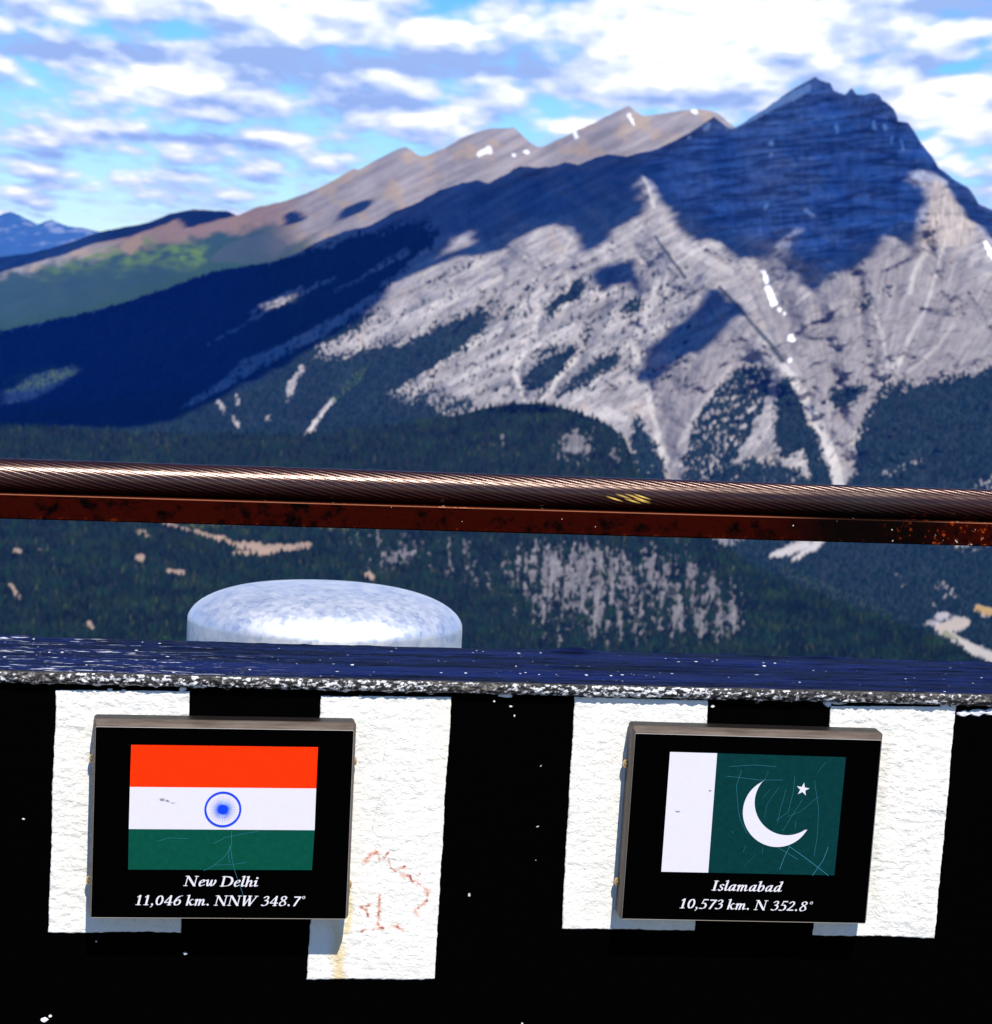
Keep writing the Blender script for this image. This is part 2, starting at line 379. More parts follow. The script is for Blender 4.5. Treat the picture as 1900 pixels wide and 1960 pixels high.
CREST = [[(1228, 335, 8), (1248, 380, 14), (1262, 450, 20), (1322, 533, 22), (1378, 549, 22), (1420, 596, 24), (1470, 652, 24), (1500, 702, 20)],
         [(1690, 470, 20), (1640, 540, 20), (1570, 600, 18)], [(1780, 350, 18), (1800, 450, 18), (1830, 560, 20)], [(1400, 650, 24), (1330, 760, 24), (1300, 850, 24)]]
def depC(X, Y, S):
    dS = sinterp(X, [-300, 0, 600, 1392, 1562, 1900, 2200], [10600, 10400, 10000, 9600, 9300, 8900, 8600])
    t = np.clip((Y - S) / (1000 - S), 0, 1)
    d = dS + (6900 - dS) * t ** .92
    return np.where(Y > 1000, 6900 - (Y - 1000) * 6.0, d)
PALE = [([(1499, 700, 6), (1519, 722, 9), (1541, 763, 9), (1570, 817, 9), (1588, 860, 10), (1600, 892, 10), (1606, 945, 13), (1612, 985, 12)], 1),
        ([(1722, 690, 8), (1694, 741, 7), (1682, 782, 8), (1660, 815, 9), (1641, 832, 8), (1628, 872, 6)], .5), ([(1636, 845, 4), (1642, 885, 3)], .8),
        ([(1215, 668, 7), (1240, 741, 5), (1250, 792, 5), (1264, 838, 5), (1274, 880, 6)], .8), ([(1256, 833, 4), (1277, 880, 6)], .9),
        ([(1032, 585, 4), (1024, 640, 5), (991, 690, 6), (988, 715, 6), (1003, 764, 5)], .9), ([(1105, 687, 5), (1067, 726, 5), (1042, 768, 5)], .85),
        ([(589, 834, 5), (603, 808, 5), (622, 790, 4), (640, 766, 4)], 1), ([(1230, 336, 2), (1240, 352, 3), (1245, 372, 3), (1252, 395, 5)], .95),
        ([(1252, 555, 4), (1246, 590, 4), (1228, 625, 5), (1215, 660, 6)], .7), ([(1545, 1042, 6), (1500, 1058, 7), (1478, 1062, 4)], 1), ([(1572, 1032, 8), (1553, 1052, 6), (1521, 1070, 4)], 1), ([(1610, 1035, 5), (1570, 1060, 3)], .7),
        ([(1085, 520, 4), (1092, 570, 4), (1080, 590, 3)], .5), ([(1780, 470, 5), (1752, 520, 5), (1742, 560, 4)], .6),
        ([(1100, 440, 3), (1082, 480, 3)], .5), ([(720, 690, 3), (752, 662, 2)], .7)]
PALE += [([(1525, 581, 3), (1570, 545, 4), (1605, 516, 3)], .6), ([(1720, 696, 4), (1745, 640, 4), (1770, 596, 3), (1790, 530, 3), (1810, 461, 3)], .55), ([(1220, 636, 5), (1250, 566, 6), (1270, 500, 5)], .6), ([(1000, 681, 4), (1050, 648, 6), (1100, 621, 4)], .75), ([(1040, 611, 3), (1090, 580, 5), (1150, 548, 4)], .65), ([(950, 626, 3), (990, 590, 5), (1040, 552, 4)], .6),
         ([(700, 650, 5), (800, 600, 8), (900, 560, 8), (960, 530, 5)], .6), ([(820, 700, 4), (880, 672, 6), (960, 630, 5)], .7), ([(860, 735, 4), (930, 700, 6), (985, 672, 5)], .7), ([(1130, 740, 4), (1170, 700, 5), (1200, 660, 4)], .6), ([(1300, 470, 6), (1360, 500, 8), (1400, 520, 6)], .5), ([(1080, 450, 5), (1140, 480, 6), (1200, 460, 5)], .4), ([(1660, 560, 3), (1690, 640, 4), (1700, 700, 4)], .45), ([(1840, 600, 3), (1800, 660, 4), (1740, 712, 3)], .45), ([(1400, 700, 4), (1350, 770, 5), (1300, 850, 4)], .4), ([(1120, 800, 10), (1160, 790, 12), (1195, 800, 8)], .6), ([(1480, 900, 8), (1530, 960, 14)], .3)]
DARK = [([(1555, 621, 3), (1600, 612, 4), (1650, 601, 3)], .6), ([(1575, 681, 3), (1610, 668, 4), (1650, 646, 3)], .5), ([(1765, 594, 3), (1800, 602, 4), (1825, 606, 3)], .6), ([(1520, 640, 3), (1560, 652, 4), (1600, 650, 3)], .45), ([(1700, 520, 3), (1740, 500, 3), (1770, 480, 3)], .35), ([(1150, 525, 4), (1200, 505, 6), (1240, 515, 5)], .5), ([(1180, 560, 4), (1220, 540, 6), (1240, 560, 4)], .45), ([(1060, 540, 3), (1100, 515, 5), (1140, 500, 3)], .45), ([(960, 560, 3), (1020, 525, 5), (1060, 510, 3)], .45), ([(1130, 610, 4), (1170, 580, 6), (1200, 570, 4)], .5), ([(870, 660, 4), (930, 625, 6), (990, 600, 4)], .5), ([(900, 710, 4), (960, 680, 6), (1010, 660, 4)], .55), ([(940, 745, 5), (980, 725, 7), (1000, 730, 5)], .6), ([(1180, 720, 4), (1200, 700, 5), (1215, 680, 4)], .5), ([(1300, 600, 4), (1280, 640, 6), (1250, 680, 5)], .35), ([(1350, 480, 3), (1390, 500, 4), (1430, 540, 3)], .4), ([(1440, 560, 4), (1480, 640, 5), (1500, 690, 4)], .5), ([(1850, 560, 3), (1880, 600, 4), (1900, 640, 3)], .35), ([(1620, 760, 4), (1600, 800, 5)], .3)]
SNOW = [[(1404, 243, 5), (1440, 226, 6), (1475, 206, 6), (1500, 192, 8), (1530, 178, 9), (1548, 167, 7)], [(1395, 246, 4), (1398, 238, 3)], [(1352, 245, 6), (1358, 238, 4)], [(1320, 262, 4)] * 2, [(1477, 275, 5)] * 2, [(1477, 296, 4)] * 2, [(1602, 242, 5), (1604, 252, 3)], [(1673, 232, 3), (1675, 244, 4)], [(1694, 240, 5), (1696, 246, 4)], [(1709, 262, 4), (1706, 274, 2)], [(1726, 268, 2), (1730, 283, 4)], [(1740, 300, 2)] * 2,
        [(1466, 396, 5), (1470, 390, 3)], [(1455, 392, 2)] * 2, [(1456, 440, 3)] * 2, [(1406, 440, 3)] * 2, [(1462, 520, 4), (1470, 540, 4)], [(1471, 552, 6), (1482, 580, 7)], [(1493, 592, 4)] * 2, [(1503, 600, 3)] * 2, [(1515, 648, 7)] * 2, [(1513, 690, 5)] * 2, [(1887, 464, 4), (1896, 480, 6), (1910, 500, 6)], [(1543, 403, 4), (1560, 412, 2)]]
def relC(X, Y, S):
    a = X - .55 * Y; b = Y + .52 * X
    fade = sst(1010 - Y, 0, 120)
    r = 150 * fbm(X / 330, Y / 260, 41, 6, .52, True) + 34 * fbm(a / 120, b / 26, 47, 5, .55) + 16 * fbm(X / 24, Y / 24, 48, 4, .6) + 26 * fbm((X + .62 * Y) / 46, Y / 200, 54, 4, .5, True) * sst(Y, 430, 560)
    up = sst(500 - Y, 0, 60) * sst(X, 1300, 1430)
    bb = Y + .10 * X - .00055 * np.maximum(X - 1650, 0) ** 2 + 5 * fbm(X / 90, Y / 60, 49)
    r = r + up * (22 * fbm(X / 260, bb / 17, 51, 4, .6) + 10 * fbm(X / 20 + .3 * fbm(X / 40, Y / 40, 53), Y / 60, 52, 3))
    for gl in GULLIES: r = r + 55 * np.exp(-(pld(gl, X, Y) / 2.2) ** 2)
    for cr in CREST: r = r - 75 * np.exp(-(pld(cr, X, Y) / 1.8) ** 2)
    for p, al in DARK: r = r + 22 * np.exp(-(pld(p, X, Y) / 1.8) ** 2)
    return r * (.15 + .85 * fade)
FORESTS = [  # (polygon, density)
    ([(-320, 640), (0, 638), (200, 594), (420, 520), (540, 500), (640, 470), (760, 440), (800, 430), (835, 450), (760, 520), (690, 575), (600, 640), (560, 680), (480, 725), (330, 800), (300, 900), (-320, 900)], .97),
    ([(320, 792), (389, 765), (470, 724), (538, 687), (602, 653), (640, 630), (700, 597), (722, 598), (690, 622), (640, 648), (600, 668), (592, 690), (650, 690), (720, 670), (730, 655), (745, 672), (800, 650), (850, 628), (900, 606), (945, 592), (938, 612), (900, 650), (850, 690), (780, 730), (720, 765), (830, 780), (860, 830), (300, 880)], .97),
    ([(790, 560), (835, 528), (880, 505), (930, 475), (945, 480), (900, 512), (850, 540), (800, 568)], .7),
    ([(700, 760), (800, 735), (860, 740), (930, 765), (900, 800), (700, 850)], .55),
    ([(835, 575), (870, 552), (890, 560), (860, 585)], .6), ([(868, 620), (895, 585), (935, 575), (930, 590), (890, 625)], .5),
    ([(1722, 700), (1707, 756), (1760, 740), (1790, 735), (1829, 722), (1850, 728), (1900, 705), (2220, 690), (2220, 1320), (1300, 1320), (1400, 1040), (1570, 1010), (1636, 924), (1646, 878), (1646, 832), (1666, 802), (1687, 761)], .97),
    ([(1585, 751), (1616, 751), (1661, 733), (1652, 752), (1631, 771), (1600, 784)], .95),
    ([(1499, 721), (1519, 731), (1539, 787), (1555, 827), (1575, 868), (1590, 912), (1598, 950), (1560, 950), (1545, 853), (1494, 873), (1484, 807)], .93),
    ([(1418, 690), (1450, 685), (1484, 700), (1488, 730), (1468, 782), (1443, 832), (1402, 900), (1330, 940), (1290, 930), (1300, 880), (1326, 792), (1367, 741)], .60),
    ([(1402, 873), (1494, 873), (1545, 900), (1590, 950), (1300, 980), (1290, 930)], .72),
    ([(1214, 800), (1224, 785), (1238, 812), (1252, 835), (1262, 870), (1285, 915), (1260, 960), (1225, 930), (1208, 860)], .85),
    ([(1000, 725), (1030, 700), (1060, 680), (1100, 660), (1110, 670), (1075, 700), (1045, 735), (1020, 745)], .9),
    ([(1050, 765), (1085, 730), (1120, 700), (1160, 670), (1190, 665), (1200, 690), (1150, 722), (1110, 745), (1070, 768)], .75),
    ([(1036, 610), (1060, 596), (1100, 572), (1128, 532), (1120, 530), (1080, 560), (1050, 585)], .9),
    ([(1160, 608), (1190, 590), (1214, 570), (1228, 548), (1236, 570), (1224, 600), (1180, 610)], .85), ([(1258, 590), (1268, 560), (1280, 556), (1276, 590)], .8),
    ([(1006, 567), (1012, 545), (1022, 545), (1016, 565)], .9), ([(955, 620), (965, 595), (985, 570), (1000, 560), (990, 590), (970, 625)], .75),
    ([(995, 615), (1010, 590), (1020, 600), (1000, 630)], .6), ([(1115, 652), (1122, 630), (1130, 640), (1122, 655)], .9), ([(1160, 625), (1195, 605), (1230, 590), (1230, 602), (1185, 620)], .6),
    ([(1010, 690), (1060, 655), (1120, 650), (1110, 662), (1060, 680), (1020, 705)], .7),
    ([(1625, 583), (1640, 574), (1665, 572), (1672, 586), (1650, 580)], .9), ([(1690, 558), (1700, 545), (1712, 560)], .9), ([(1730, 560), (1742, 548), (1745, 565)], .8),
    ([(1522, 610), (1530, 590), (1532, 610)], .8), ([(1590, 590), (1600, 575), (1606, 578)], .7)]
SHADE_MAIN = [(-700, 380), (-700, 840), (-100, 838), (25, 812), (120, 806), (250, 806), (321, 794), (389, 766), (470, 725), (538, 688), (602, 654), (690, 600), (740, 560), (751, 524), (802, 507), (839, 487), (880, 470), (935, 473), (968, 457), (1068, 416), (1087, 416), (1106, 435), (1117, 459), (1144, 454), (1171, 438), (1225, 408), (1244, 397), (1241, 376), (1224, 340), (1237, 333), (1246, 354), (1251, 376), (1274, 386), (1301, 422), (1333, 449), (1357, 440), (1387, 462), (1414, 473), (1466, 461), (1492, 455), (1500, 475), (1512, 479), (1529, 499), (1553, 507), (1580, 522), (1610, 510), (1668, 487), (1712, 446), (1735, 453), (1761, 458), (1767, 430), (1775, 406), (1772, 360), (1755, 331), (1801, 340), (1825, 375), (1859, 406), (1905, 440), (1990, 470), (2000, 300), (1700, 60), (1300, 120), (900, 300), (500, 440), (0, 560), (-300, 660)]
SHADE_FOLD = [(1220, 692), (1250, 660), (1291, 614), (1335, 584), (1345, 555), (1330, 535), (1345, 522), (1360, 545), (1382, 550), (1423, 589), (1448, 612), (1420, 612), (1392, 637), (1362, 668), (1300, 690), (1250, 722), (1240, 715)]
def forestC(X, Y):
    wx = X + 12 * fbm(X / 34, Y / 34, 61) + 3.5 * fbm(X / 6, Y / 6, 62, 3); wy = Y + 9 * fbm(X / 34, Y / 34, 63) + 3.5 * fbm(X / 6, Y / 6, 64, 3)
    a = X - .55 * Y; b = Y + .52 * X
    sp = .5 + .66 * (fbm(X / 7, Y / 13, 65, 4, .65) + .55 * fbm(a / 50, b / 12, 66, 3))
    # fringes of trees hanging into the scree are drawn out down-slope
    f = np.zeros(X.shape)
    for p, dn in FORESTS:
        so_ = soft(p, wx, wy, 11 if dn < .96 else 16); f = np.maximum(f, (so_ > .02) * (sp < (dn if dn < .9 else 1.15) + (so_ - 1) * .95))
    # open scrub over the slabs
    scr = (sp > .70) & (wy > 520 + .1 * (1200 - wx)) & (wx < 1320) & (wx > 560) & ~((wx > 1080) & (wy > 750)) & (wy > 640 - .42 * (wx - 640))
    f = np.maximum(f, scr * .9)
    for q in ([(350, 780, 4), (420, 742, 9), (470, 705, 15), (540, 672, 13), (600, 640, 11), (700, 585, 9), (760, 548, 9)], [(480, 600, 3), (520, 575, 6), (580, 552, 5)], [(400, 660, 3), (520, 590, 4), (640, 530, 3)], [(640, 560, 4), (720, 515, 5), (780, 480, 8)]): f = f * (1 - (pld(q, wx, wy) < 1) * (sp > .42))
    # clearings
    for q in ([(578, 700, 5), (560, 735, 9), (548, 768, 5)], [(420, 770, 4), (428, 785, 5)], [(452, 760, 4), (455, 772, 5)], [(450, 800, 4), (455, 815, 5)], [(510, 805, 4), (518, 800, 4)]):
        f = f * (1 - (pld(q, wx, wy) < 1) * (sp > .35))
    for q in ([(1905, 1262, 12), (1870, 1246, 11), (1835, 1226, 9), (1805, 1205, 8), (1795, 1195, 6)], [(1800, 1205, 10), (1830, 1195, 15), (1850, 1192, 9)], [(1800, 1180, 9), (1812, 1178, 8)], [(1776, 1197, 6), (1790, 1196, 7)], [(1873, 1165, 8), (1890, 1170, 9), (1910, 1175, 9)], [(1545, 1042, 9), (1500, 1058, 9), (1478, 1062, 6)], [(1572, 1032, 10), (1553, 1052, 8), (1521, 1070, 6)], [(1499, 700, 7), (1519, 722, 10), (1541, 763, 10), (1570, 817, 10), (1588, 860, 11), (1600, 892, 11), (1606, 945, 14), (1612, 985, 13)], [(589, 834, 6), (603, 808, 6), (640, 766, 5)]): f = f * (1 - (pld(q, wx, wy) < 1.0))
    for q in ([(1700, 905, 9), (1760, 880, 4)], [(1870, 945, 14), (1905, 920, 20)], [(1840, 1045, 14), (1910, 1030, 16)], [(1780, 1160, 8), (1818, 1140, 10)], [(1715, 1105, 5), (1730, 1120, 6)], [(1800, 1120, 10), (1830, 1140, 8)]):
        f = f * (1 - (pld(q, wx, wy) < 1) * (sp > .6))
    return f
def colC(X, Y, S):
    wx = X + 6 * fbm(X / 26, Y / 26, 71); wy = Y + 6 * fbm(X / 26, Y / 26, 72)
    a = X - .55 * Y; b = Y + .52 * X
    s1 = fbm(a / 150, b / 15, 73, 5, .58); s2 = fbm(X / 60, Y / 44, 74, 5, .55); s3 = fbm(X / 7, Y / 9, 75, 3)
    crack = fbm(a / 120, b / 10, 173, 5, .6, True); run = fbm((X + .62 * Y) / 13, Y / 130, 174, 4, .55, True)
    c = np.broadcast_to(ROCK, X.shape + (3,)) * np.clip(1 + .75 * s1 + .5 * s2 + .22 * s3, .2, 2)[..., None]
    c = cmix(c, sst(s2 + .6 * s1, .15, .5) * .55, (.36, .335, .30))
    c = cmix(c, sst(fbm(X / 45, Y / 45, 76), .18, .4) * .4, (.31, .25, .19))
    # grey blue outcrops, bedding cracks, pale runnels
    c = cmix(c, sst(fbm(a / 110, b / 45, 175, 4) + .35 * s1, .10, .42) * .62, (.115, .118, .135))
    c = cmix(c, sst(crack, .55, .9) * .6, (.055, .06, .072))
    c = cmix(c, sst(run, .62, .9) * sst(Y, 470, 620) * .45, (.40, .375, .345))
    # upper pyramid: bedded limestone with the blue of cloud shade painted in
    up = soft([(1180, 300), (1321, 250), (1392, 236), (1562, 130), (1700, 150), (1930, 390), (1990, 470), (1920, 462), (1862, 405), (1815, 350), (1755, 318), (1768, 380), (1760, 440), (1712, 438), (1640, 485), (1600, 508), (1540, 495), (1500, 462), (1400, 452), (1340, 428), (1300, 395), (1255, 345)], wx, wy, 16)
    bb = Y + .10 * X - .00055 * np.maximum(X - 1650, 0) ** 2 + 5 * fbm(X / 90, Y / 60, 49)
    bed = .9 * fbm(X / 240, bb / 15, 77, 5, .62) + .5 * fbm(X / 12, Y / 22, 78, 4, .6) + .6 * fbm(X / 70, bb / 34, 177, 3)
    ledge = fbm(X / 170, bb / 21, 178, 4, .6, True)
    cu = np.broadcast_to(np.array([.33, .37, .50]), X.shape + (3,)) * np.clip(1 + .95 * bed, .2, 2.0)[..., None]
    cu = cmix(cu, sst(ledge, .45, .8) * .75, (.040, .048, .075))
    cu = cmix(cu, sst(fbm(X / 10, Y / 70, 179, 4, .6, True), .55, .85) * .45 * sst(fbm(X / 60, Y / 40, 180), -.1, .2), (.06, .07, .10))
    c = c + (cu - c) * (up * .97)[..., None]
    # left shoulder slabs, brownish
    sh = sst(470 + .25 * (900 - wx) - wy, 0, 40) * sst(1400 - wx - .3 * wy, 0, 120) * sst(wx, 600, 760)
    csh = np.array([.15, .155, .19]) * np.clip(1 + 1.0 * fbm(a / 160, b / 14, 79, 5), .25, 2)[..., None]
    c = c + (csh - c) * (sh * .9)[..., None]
    # scree aprons, smooth
    scp = [[(1505, 690), (1460, 600), (1440, 545), (1500, 560), (1560, 560), (1640, 500), (1712, 448), (1760, 460), (1900, 540), (2220, 600), (2220, 740), (1840, 735), (1722, 760), (1650, 835), (1620, 900), (1600, 880), (1545, 765)], [(1392, 637), (1420, 625), (1460, 690), (1400, 760), (1320, 830), (1285, 905), (1258, 800), (1245, 740), (1262, 712), (1320, 690)]]
    for p in scp:
        m = soft(p, wx, wy, 14) * .93
        th1 = np.arctan2(X - 1636, 1040 - Y); th2 = np.arctan2(X - 1285, 960 - Y); left_ = p[0][0] < 1500
        th = th2 if left_ else th1; rr0 = np.hypot(X - (1285 if left_ else 1636), Y - (960 if left_ else 1040))
        fan = fbm(th * 26, rr0 / 150, 80, 5, .6); fanr = fbm(th * 20, rr0 / 240, 183, 4, .55, True)
        cs = np.broadcast_to(np.array([.188, .172, .168]), X.shape + (3,)) * (1 + .42 * fan + .26 * s2 + .14 * s3)[..., None]
        cs = cmix(cs, sst(fanr, .55, .85) * .55, (.30, .28, .26)); cs = cmix(cs, sst(-fan, .22, .5) * .45, (.085, .08, .085))
        bl = sst(fbm(X / 70, (Y + .12 * X) / 11, 81, 5, .6) + .1, .22, .5) * sst(Y, 530, 580) * sst(700 - Y, 0, 60) * .65
        cs = cmix(cs, bl, (.085, .075, .072))
        c = c + (cs - c) * m[..., None]
    # buttress on the right: tan with vertical runnels
    bt = pip([(1790, 345), (1801, 342), (1830, 385), (1870, 430), (1860, 470), (1800, 475), (1764, 462), (1778, 410)], wx, wy)
    cb = np.array([.31, .27, .23]) * np.clip(1 + .7 * fbm(X / 5, Y / 30, 82, 4) + .5 * s2, .3, 2)[..., None]
    c = c + (cb - c) * (bt * .9)[..., None]
    for p, al in DARK: c = cmix(c, sst(1.3 - pld(p, wx, wy), 0, .9) * al * sst(s3 + s2, -.8, .1), (.075, .078, .092))
    for p, al in PALE: c = cmix(c, sst(1.25 - pld(p, wx * .6 + X * .4, wy * .6 + Y * .4), 0, .5) * al, (.40, .375, .35))
    for q in ([(1255, 452, 2), (1286, 497, 2.5), (1312, 530, 3)], [(1418, 592, 3), (1468, 650, 4), (1499, 690, 5)], [(1378, 549, 3), (1418, 592, 4)]):
        c = cmix(c, sst(1.3 - pld(q, wx * .5 + X * .5, wy * .5 + Y * .5), 0, .5) * .9, (.03, .04, .04))
    f = forestC(X, Y)
    fc = FOREST * (1 + .5 * s3 + .5 * fbm(X / 70, Y / 40, 83, 4))[..., None]
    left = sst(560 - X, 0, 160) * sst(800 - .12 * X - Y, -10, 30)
    fc = cmix(fc, left * .8, (.004, .021, .080))  # blue of the cloud shade painted into the left forest floor
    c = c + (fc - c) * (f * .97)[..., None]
    # grassy chutes
    c = cmix(c, sst(1.2 - pld([(640, 765, 6), (690, 716, 8), (700, 700, 3)], wx, wy), 0, .6) * .5, (.05, .09, .02))
    c = cmix(c, sst(1.2 - pld([(20, 735, 18), (80, 722, 22), (140, 705, 12)], wx, wy), 0, .6) * .8, (.05, .085, .03))
    # slabs in the shaded forest
    for q, al in (([(480, 600, 3), (520, 575, 6), (565, 560, 4)], .6), ([(440, 640, 3), (520, 590, 4), (620, 540, 3)], .25), ([(350, 780, 4), (420, 740, 9), (470, 700, 14), (540, 670, 12), (600, 640, 10), (690, 585, 8)], .75)):
        c = cmix(c, sst(1.2 - pld(q, wx, wy), 0, .8) * al * sst(s1 + s3, -.9, .0), (.29, .27, .27))
    # valley road, quarry flats and meadows
    for q, al, cc in (([(1905, 1262, 10), (1870, 1246, 9), (1835, 1226, 7), (1805, 1205, 5), (1795, 1195, 4)], .95, (.40, .37, .32)), ([(1800, 1205, 8), (1830, 1195, 13), (1850, 1192, 7)], .9, (.38, .32, .26)), ([(1800, 1180, 7), (1812, 1178, 6)], .9, (.33, .32, .31)), ([(1776, 1197, 4), (1790, 1196, 5)], .8, (.33, .3, .3)),
                      ([(1873, 1165, 7), (1890, 1170, 8), (1910, 1175, 8)], .85, (.36, .22, .05)), ([(1560, 1130, 20), (1700, 1180, 12), (1500, 1090, 8)], .35, (.035, .05, .02)), ([(1812, 1215, 8), (1830, 1222, 3)], .6, (.1, .12, .03))):
        c = cmix(c, sst(1.2 - pld(q, wx * .4 + X * .6, wy * .4 + Y * .6), 0, .4) * al, cc)
    for q in SNOW: c = cmix(c, (pld(q, X + 3.5 * fbm(X / 7, Y / 7, 171, 3), Y + 3.5 * fbm(X / 7, Y / 7, 172, 3)) < .92) * .97, (.88, .89, .92))
    return np.clip(c, .002, .9)
oC, XC, YC_, VC = surface('mountain', SK_C, depC, colC, -300, 2200, lambda x: 1310 + 0 * x, 2.0, relC, jag=3.0, seed=12)
oC['kind'] = 'structure'; oC['label'] = 'grey limestone mountain with dark forest belts'

# near hill
SK_D = [(-320, 812), (0, 817), (102, 818), (203, 826), (305, 832), (457, 830), (558, 833), (609, 832), (685, 822), (761, 812), (838, 802), (900, 789), (936, 780), (986, 773), (1037, 772), (1088, 783), (1139, 802), (1174, 818), (1194, 838), (1204, 858), (1222, 904), (1255, 942), (1310, 990), (1367, 1034), (1443, 1086), (1519, 1122), (1595, 1152), (1697, 1188), (1773, 1218), (1854, 1261), (1900, 1290), (1950, 1310)]
def depD(X, Y, S):
    t = np.clip((Y - 790) / 480, 0, 1.1)
    l = 6500 - 2100 * t ** .9; r = 6300 - 1500 * t
    k = sst(X, 650, 1000)
    return l + (r - l) * k + sinterp(X, [1000, 1200, 1500, 1900], [0, 120, 0, -350])
def relD(X, Y, S):
    k = sst(X, 650, 900)
    return (1 - k) * 50 * fbm(X / 160, Y / 60, 91, 5) + k * (22 * fbm(X / 60, Y / 140, 93, 5, .55, True) + 7 * fbm(X / 14, Y / 26, 94, 4))
def forestD(X, Y):
    wx = X + 8 * fbm(X / 26, Y / 26, 95) + 3 * fbm(X / 6, Y / 6, 96, 3); wy = Y + 8 * fbm(X / 26, Y / 26, 97) + 3 * fbm(X / 6, Y / 6, 98, 3)
    sp = .5 + .66 * (fbm(X / 8, Y / 12, 99, 4, .65) + .85 * fbm(X / 15, Y / 95, 100, 3))
    f = np.ones(X.shape)
    cl = [([(1075, 830), (1120, 815), (1135, 850), (1130, 880), (1085, 875), (1060, 850)], .72), ([(960, 815), (978, 805), (965, 870), (955, 910), (938, 900), (945, 860)], .55), ([(1150, 850), (1185, 840), (1200, 868), (1212, 905), (1180, 900), (1160, 880)], .55), ([(1090, 890), (1140, 885), (1140, 905), (1095, 905)], .5),
          ([(975, 1020), (1150, 1020), (1300, 1035), (1370, 1050), (1400, 1090), (1470, 1130), (1440, 1200), (1430, 1240), (1080, 1240), (990, 1180), (960, 1090)], .53),
          ([(1080, 1140), (1130, 1150), (1150, 1180), (1090, 1185)], .82), ([(1340, 1100), (1350, 1170), (1335, 1220), (1315, 1220), (1325, 1130)], .66), ([(1090, 1030), (1120, 1030), (1120, 1090), (1100, 1100)], .62), ([(1180, 1120), (1220, 1090), (1250, 1100), (1200, 1140)], .62), ([(1220, 1160), (1290, 1150), (1290, 1190), (1230, 1195)], .6),
          ([(720, 1060), (790, 1020), (830, 1060), (780, 1085), (700, 1110)], .55), ([(600, 1000), (900, 1010), (960, 1090), (940, 1160), (800, 1090), (660, 1060)], .3), ([(1700, 1240), (1780, 1240), (1800, 1260), (1700, 1262)], .5)]
    for p, q in cl:
        so_ = soft(p, wx, wy, 34 if len(p) > 9 else 14); f = np.where((so_ > .02) & (sp < q + (so_ - 1) * .6), 0, f)
    for q in TAN: f = f * (1 - (pld(q, wx * .5 + X * .5, wy * .5 + Y * .5) + 1.1 * (sp - .5) < .95))
    return f
TAN = [[(300, 996, 3), (345, 1010, 3), (400, 1026, 5), (440, 1040, 3)], [(418, 1028, 5), (445, 1042, 8), (500, 1048, 9), (560, 1050, 7), (590, 1044, 8)], [(450, 1060, 5), (520, 1058, 5)], [(268, 1018, 6), (285, 1024, 4)], [(30, 1055, 5), (40, 1055, 4)], [(74, 1054, 5)] * 2, [(268, 1068, 7)] * 2, [(320, 1090, 4), (350, 1098, 5)], [(710, 1105, 8)] * 2, [(170, 1198, 8), (180, 1198, 6)], [(20, 1120, 5), (35, 1145, 4)], [(505, 1175, 4)] * 2, [(700, 1100, 6)] * 2]
GRASSD = [[(370, 1000, 10), (420, 998, 9), (450, 1000, 6)], [(550, 990, 12), (690, 1004, 14)], [(430, 1170, 6), (500, 1172, 4)], [(310, 1205, 5), (330, 1235, 5)]]
def colD(X, Y, S):
    wx = X + 7 * fbm(X / 24, Y / 24, 101); wy = Y + 5 * fbm(X / 24, Y / 24, 102)
    s = fbm(X / 20, Y / 14, 103, 5, .6); s3 = fbm(X / 6, Y / 6, 104, 3)
    strk = fbm(X / 9, Y / 70, 107, 4, .6)
    cliff = np.array([.125, .119, .118]) * np.clip(1 + .5 * s + .4 * s3 + 1.0 * strk + .35 * fbm(X / 40, Y / 9, 105, 3), .15, 2.2)[..., None]
    f = forestD(X, Y)
    k = sst(fbm(X / 90, Y / 30, 106, 4), -.1, .35)
    fc = cmix(np.broadcast_to(np.array([.0035, .010, .006]), X.shape + (3,)), k * .8, (.007, .012, .005)) * (1 + .7 * s)[..., None]
    c = cliff + (fc - cliff) * (f * .98)[..., None]
    for q in TAN: c = cmix(c, ((pld(q, wx * .5 + X * .5, wy * .5 + Y * .5) < 1.5)) * (f < .5) * (.8 + .4 * s), (.31, .22, .15))
    for q in GRASSD: c = cmix(c, sst(1.3 - pld(q, wx, wy), 0, .6) * .75, (.10, .115, .03))
    return np.clip(c, .002, .9)
oD, XD, YD, VD = surface('hill', SK_D, depD, colD, -300, 1950, lambda x: np.maximum(1310 + 0 * x, np.interp(x, *zip(*SK_D)) + 6), 2.0, relD, jag=2.0, seed=17)
oD['kind'] = 'structure'; oD['label'] = 'dark wooded hill with a broken cliff face'

def toneC(px, py, rng):
    c = np.array([.004, .018, .014]) * rng.uniform(.5, 1.5, len(px))[:, None]
    c = c + (np.array([.003, .020, .075]) - c) * (sst(560 - px, 0, 160) * sst(800 - .12 * px - py, -10, 30) * .75)[:, None]  # trees on the left tinted blue, cloud shade put into their colour
    return c
def toneD(px, py, rng):
    c = np.array([.0045, .0160, .0060]) * rng.uniform(.35, 1.7, len(px))[:, None] * (1 + 1.1 * fbm(px / 60, py / 24, 301, 4))[:, None].clip(.3, 2.2)
    k = sst(fbm(px / 110, py / 30, 303, 3), .05, .35); c = c + (c * np.array([1.9, 1.35, .75]) - c) * k[:, None]
    y = rng.random(len(px)) < .04; c[y] = np.array([.036, .046, .012]) * rng.uniform(.6, 1.2, y.sum())[:, None]
    return c
grow('mountain_forest', XC, YC_, VC, (forestC(XC, YC_) > .5) * ((YC_ < 1290) & (XC > -60) & (XC < 1960)), 46000, 6, 11, 5, toneC, 'dark conifer forest on the mountain slopes')
